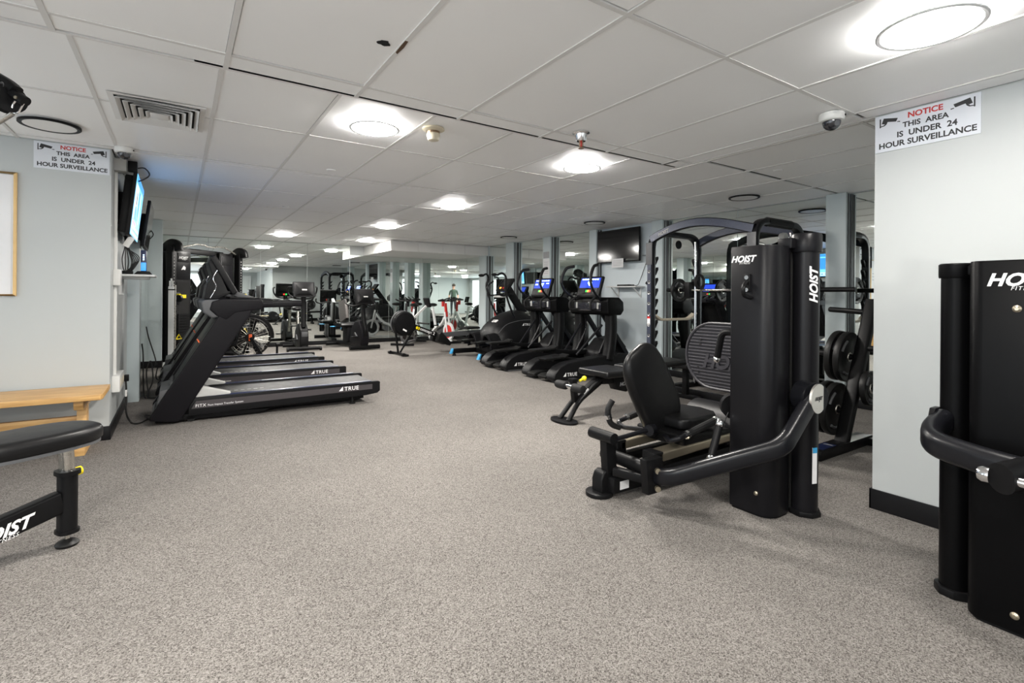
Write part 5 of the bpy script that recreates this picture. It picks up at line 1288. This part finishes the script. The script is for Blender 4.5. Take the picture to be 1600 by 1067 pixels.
for z, s, l in pegs:
    part(t, 'peg', MB().lathe([(.024, 0), (.024, l - .01), (.018, l), (.001, l)], (ux(z), 1.93 + s * .03, z), (0, s, .06), 16), 'black')
PGp = 'plates on the weight tree'
wplate('weight_plate', (ux(.72), 2.03, .72), (0, 1, .06), .215, .045, 'large weight plate on the middle left peg, against the upright', PGp)
wplate('weight_plate', (ux(.72), 2.10, .725), (0, 1, .06), .215, .045, 'large weight plate on the middle left peg, outer one', PGp)
wplate('weight_plate', (ux(.29), 2.03, .30), (0, 1, .06), .22, .045, 'large weight plate on the bottom left peg, against the upright', PGp)
wplate('weight_plate', (ux(.29), 2.10, .305), (0, 1, .06), .22, .045, 'large weight plate on the bottom left peg, outer one', PGp)
wplate('weight_plate', (ux(.50), 1.82, .49), (0, 1, -.06), .14, .04, 'small weight plate on the right peg of the tree beside the wall corner', PGp)

# ------------------------------------------------------------------ lat pulldown at the left edge
ax = V(-.85, -.53, 0).normalized(); sd = V(-ax.y, ax.x, 0)
B0 = V(-.44, 3.215, 0)
t = thing('lat_pulldown_machine', 'black pulldown machine cropped by the left edge with a padded seat and pulley', 'weight machine', B0, world=True)
A = lambda a, s, z: B0 + ax * a + sd * s + V(0, 0, z)
lv = part(t, 'levelling_foot', MB().lathe([(.043, 0), (.047, .012), (.038, .022), (.012, .034)], B0, n=24), 'rubber')
part(lv, 'foot_screw', MB().cyl(B0 + V(0, 0, .03), B0 + V(0, 0, .075), .011), 'steel')
ps = part(t, 'seat_post', MB().sweep([A(0, 0, .07), A(-.0, 0, .355)], rrect(.085, .07, .03), up=ax), 'black')
part(ps, 'post_collar', MB().sweep([A(0, 0, .345), A(0, 0, .365)], rrect(.105, .09, .036), up=ax), 'black')
part(ps, 'post_flange', MB().sweep([A(0, 0, .065), A(0, 0, .08)], rrect(.10, .085, .035), up=ax), 'black')
part(ps, 'pop_pin', MB().cyl(A(-.03, 0, .345), A(-.056, 0, .347), .021, 20), 'yellow')
part(ps, 'bolt', MB().ball(A(.0, .037, .36), .006, 8), 'white_ink')
part(t, 'seat_stem', MB().sweep([A(.0, 0, .35), A(.01, 0, .50)], rrect(.066, .052, .022), up=ax), 'steel')
out = []
for k in range(40):
    a_ = 2 * PI * k / 40
    ca, sa = math.cos(a_), math.sin(a_)
    out.append(A(.155 + .285 * math.copysign(abs(ca) ** .72, ca), .165 * math.copysign(abs(sa) ** .9, sa), 0))
sp = part(t, 'seat_pad', MB().face_loop([[p + V(0, 0, z) - (p - A(.155, 0, 0)) * k for p in out] for z, k in ((.507, .05), (.515, 0), (.55, -.005), (.568, .03), (.577, .10), (.580, .22))]), 'vinyl', sharp=60)
part(sp, 'seat_board', MB().face_loop([[p + V(0, 0, z) - (p - A(.155, 0, 0)) * .03 for p in out] for z in (.493, .507)]), 'mid_grey')
bb = part(t, 'base_beam', MB().sweep([A(.03, 0, .22), A(.35, 0, .16), A(1.25, 0, .10)], rrect(.06, .105, .012), up=(0, 0, 1)), 'black')
xd_ = (A(.36, 0, .165) - A(.08, 0, .212)).normalized() * -1
hoist_mark(bb, A(.36, .0, .0) + sd * .0315 + V(0, 0, .128), xd_, V(0, 0, 1), .23)
part(t, 'weight_tower', MB().sweep([A(1.28, 0, .0), A(1.28, 0, 2.05)], rrect(.34, .26, .05), up=ax), 'shroud_dark')
part(t, 'boom', MB().sweep(fillet([A(1.28, 0, 1.95), A(1.0, 0, 2.14), A(.36, 0, 2.13)], .1), rrect(.06, .09, .015)), 'black')
pk = part(t, 'pulley_block', MB().prism([(0, 0), (.06, .0), (.085, -.03), (.07, -.07), (0, -.05)], 'y', -.001, .001), 'black')
bpy.data.objects.remove(pk)
pu = V(-.615, 3.01, 2.06)
pw = part(t, 'pulley_wheel', MB().lathe([(.02, -.018), (.06, -.018), (.05, -.006), (.05, .006), (.06, .018), (.02, .018)], pu + V(0, 0, -.01), sd, 24), 'plastic')
vr = V(.8346, -.551, 0)
br_ = part(t, 'pulley_bracket', MB().sweep(smooth_path([pu - vr * .06 + V(0, 0, .09), pu + V(0, 0, .055), pu + vr * .035 + V(0, 0, .025)]), rrect(.05, .04, .015)), 'black')
part(br_, 'bolt', MB().disc(pu + V(0, 0, .04) - V(.551, .8346, 0) * .027, (.551, .8346, 0), .012, .006, 14), 'chrome')
bt = part(t, 'stop_barrel', MB().cyl(pu + vr * .02 + V(0, 0, .015), pu + vr * .075 + V(0, 0, -.022), .022, 18), 'black')
part(bt, 'barrel_rivet', MB().disc(pu + vr * .055 + V(0, 0, -.012) - V(.551, .8346, 0) * .024, (.551, .8346, 0), .007, .005, 12), 'brass')
e0 = pu + vr * .072 + V(0, 0, -.022)
part(t, 'carabiner', MB().tube(fillet([e0 + V(0, 0, .004), e0 - vr * .03 + V(0, 0, -.05), e0 - vr * .062 + V(0, 0, -.048), e0 - vr * .05 + V(0, 0, -.005), e0 - vr * .035 + V(0, 0, .01)], .012), .004, 8), 'chrome')
part(t, 'lat_bar_link', MB().cyl(e0 - vr * .052 + V(0, 0, -.05), e0 - vr * .18 + V(0, 0, -.13), .010, 10), 'steel')

# ------------------------------------------------------------------ the photographer, seen in the mirrored corner
def make_person(loc, rz):
    nodes = {'pel': (0, 0, .96, .15, .11), 'waist': (0, .0, 1.10, .145, .10), 'chest': (0, .0, 1.30, .165, .115), 'sho': (0, .01, 1.44, .12, .085),
             'neck': (0, .015, 1.53, .058, .058), 'jaw': (0, -.01, 1.60, .068, .075), 'head': (0, .0, 1.69, .082, .098), 'top': (0, .01, 1.765, .06, .07)}
    ed = [('pel', 'waist'), ('waist', 'chest'), ('chest', 'sho'), ('sho', 'neck'), ('neck', 'jaw'), ('jaw', 'head'), ('head', 'top')]
    for s, k in ((-1, 'r'), (1, 'l')):
        nodes.update({'hip' + k: (s * .10, 0, .90, .10, .10), 'knee' + k: (s * .11, -.01, .50, .066, .066), 'calf' + k: (s * .11, .015, .34, .058, .058), 'ank' + k: (s * .11, .02, .09, .042, .042),
                      'heel' + k: (s * .11, .03, .05, .042, .04), 'toe' + k: (s * .125, -.13, .035, .042, .03),
                      'sh' + k: (s * .185, .01, 1.41, .066, .066), 'elb' + k: (s * .25, .03, 1.13, .044, .044), 'wri' + k: (s * .25, -.12, .93, .028, .03), 'palm' + k: (s * .245, -.175, .88, .036, .018)})
        ed += [('pel', 'hip' + k), ('hip' + k, 'knee' + k), ('knee' + k, 'calf' + k), ('calf' + k, 'ank' + k), ('ank' + k, 'heel' + k), ('heel' + k, 'toe' + k),
               ('sho', 'sh' + k), ('sh' + k, 'elb' + k), ('elb' + k, 'wri' + k), ('wri' + k, 'palm' + k)]
        for i, (dx, ln) in enumerate(((-.03, .065), (-.01, .078), (.01, .072), (.03, .055))):
            a, b = 'f%d%s' % (i, k), 'g%d%s' % (i, k)
            nodes[a] = (s * .245 + dx, -.215, .845, .009, .009); nodes[b] = (s * .245 + dx * 1.15, -.225 - ln * .35, .845 - ln * .8, .008, .008)
            ed += [('palm' + k, a), (a, b)]
        nodes['t1' + k] = (s * .21, -.185, .87, .011, .011); nodes['t2' + k] = (s * .195, -.225, .835, .009, .009)
        ed += [('palm' + k, 't1' + k), ('t1' + k, 't2' + k)]
    keys = list(nodes)
    me = bpy.data.meshes.new('body')
    me.from_pydata([nodes[k][:3] for k in keys], [(keys.index(a), keys.index(b)) for a, b in ed], [])
    o = bpy.data.objects.new('body', me); COL.objects.link(o)
    md = o.modifiers.new('skin', 'SKIN'); md.use_smooth_shade = True
    for i, k in enumerate(keys):
        me.skin_vertices[0].data[i].radius = nodes[k][3:5]
        me.skin_vertices[0].data[i].use_root = (k == 'pel')
    sb = o.modifiers.new('sub', 'SUBSURF'); sb.levels = 2; sb.render_levels = 2
    bpy.context.view_layer.update()
    m2 = bpy.data.meshes.new_from_object(o.evaluated_get(bpy.context.evaluated_depsgraph_get()))
    bpy.data.objects.remove(o)
    m2.materials.clear()
    for n in ('skin', 'shirt', 'trousers', 'rubber'): m2.materials.append(MATS[n])
    for p in m2.polygons:
        c = p.center; p.use_smooth = True
        arm_ = abs(c.x) > .205
        if c.z < .085: p.material_index = 3
        elif c.z < .98 and not (arm_ and c.z > .7): p.material_index = 2
        elif c.z < 1.505 and not (arm_ and c.z < 1.2): p.material_index = 1
        else: p.material_index = 0
    t = thing('person', 'person in a dark green shirt standing behind the camera, seen reflected in the mirrored corner', 'person', loc, rz)
    b = bpy.data.objects.new('body', m2); COL.objects.link(b); b.parent = t
    part(t, 'hair', MB().lathe([(.098, 0), (.106, .03), (.10, .07), (.075, .11), (.03, .13), (.001, .132)], (0, .018, 1.70), n=20), 'hair')
    part(t, 'nose', MB().ball((0, -.102, 1.675), .018, 10, (.8, 1, 1.4)), 'skin')
    part(t, 'mouth', MB().ball((0, -.088, 1.632), .02, 10, (1.3, .5, .35)), 'red')
    for s in (-1, 1):
        part(t, 'ear', MB().ball((s * .088, .01, 1.68), .025, 10, (.4, .8, 1.2)), 'skin')
        part(t, 'sunglass_lens', MB().ball((s * .034, -.095, 1.695), .026, 10, (1.1, .35, .8)), 'smoked')
    return t
make_person((-.39, -.58, 0), PI - YAW)
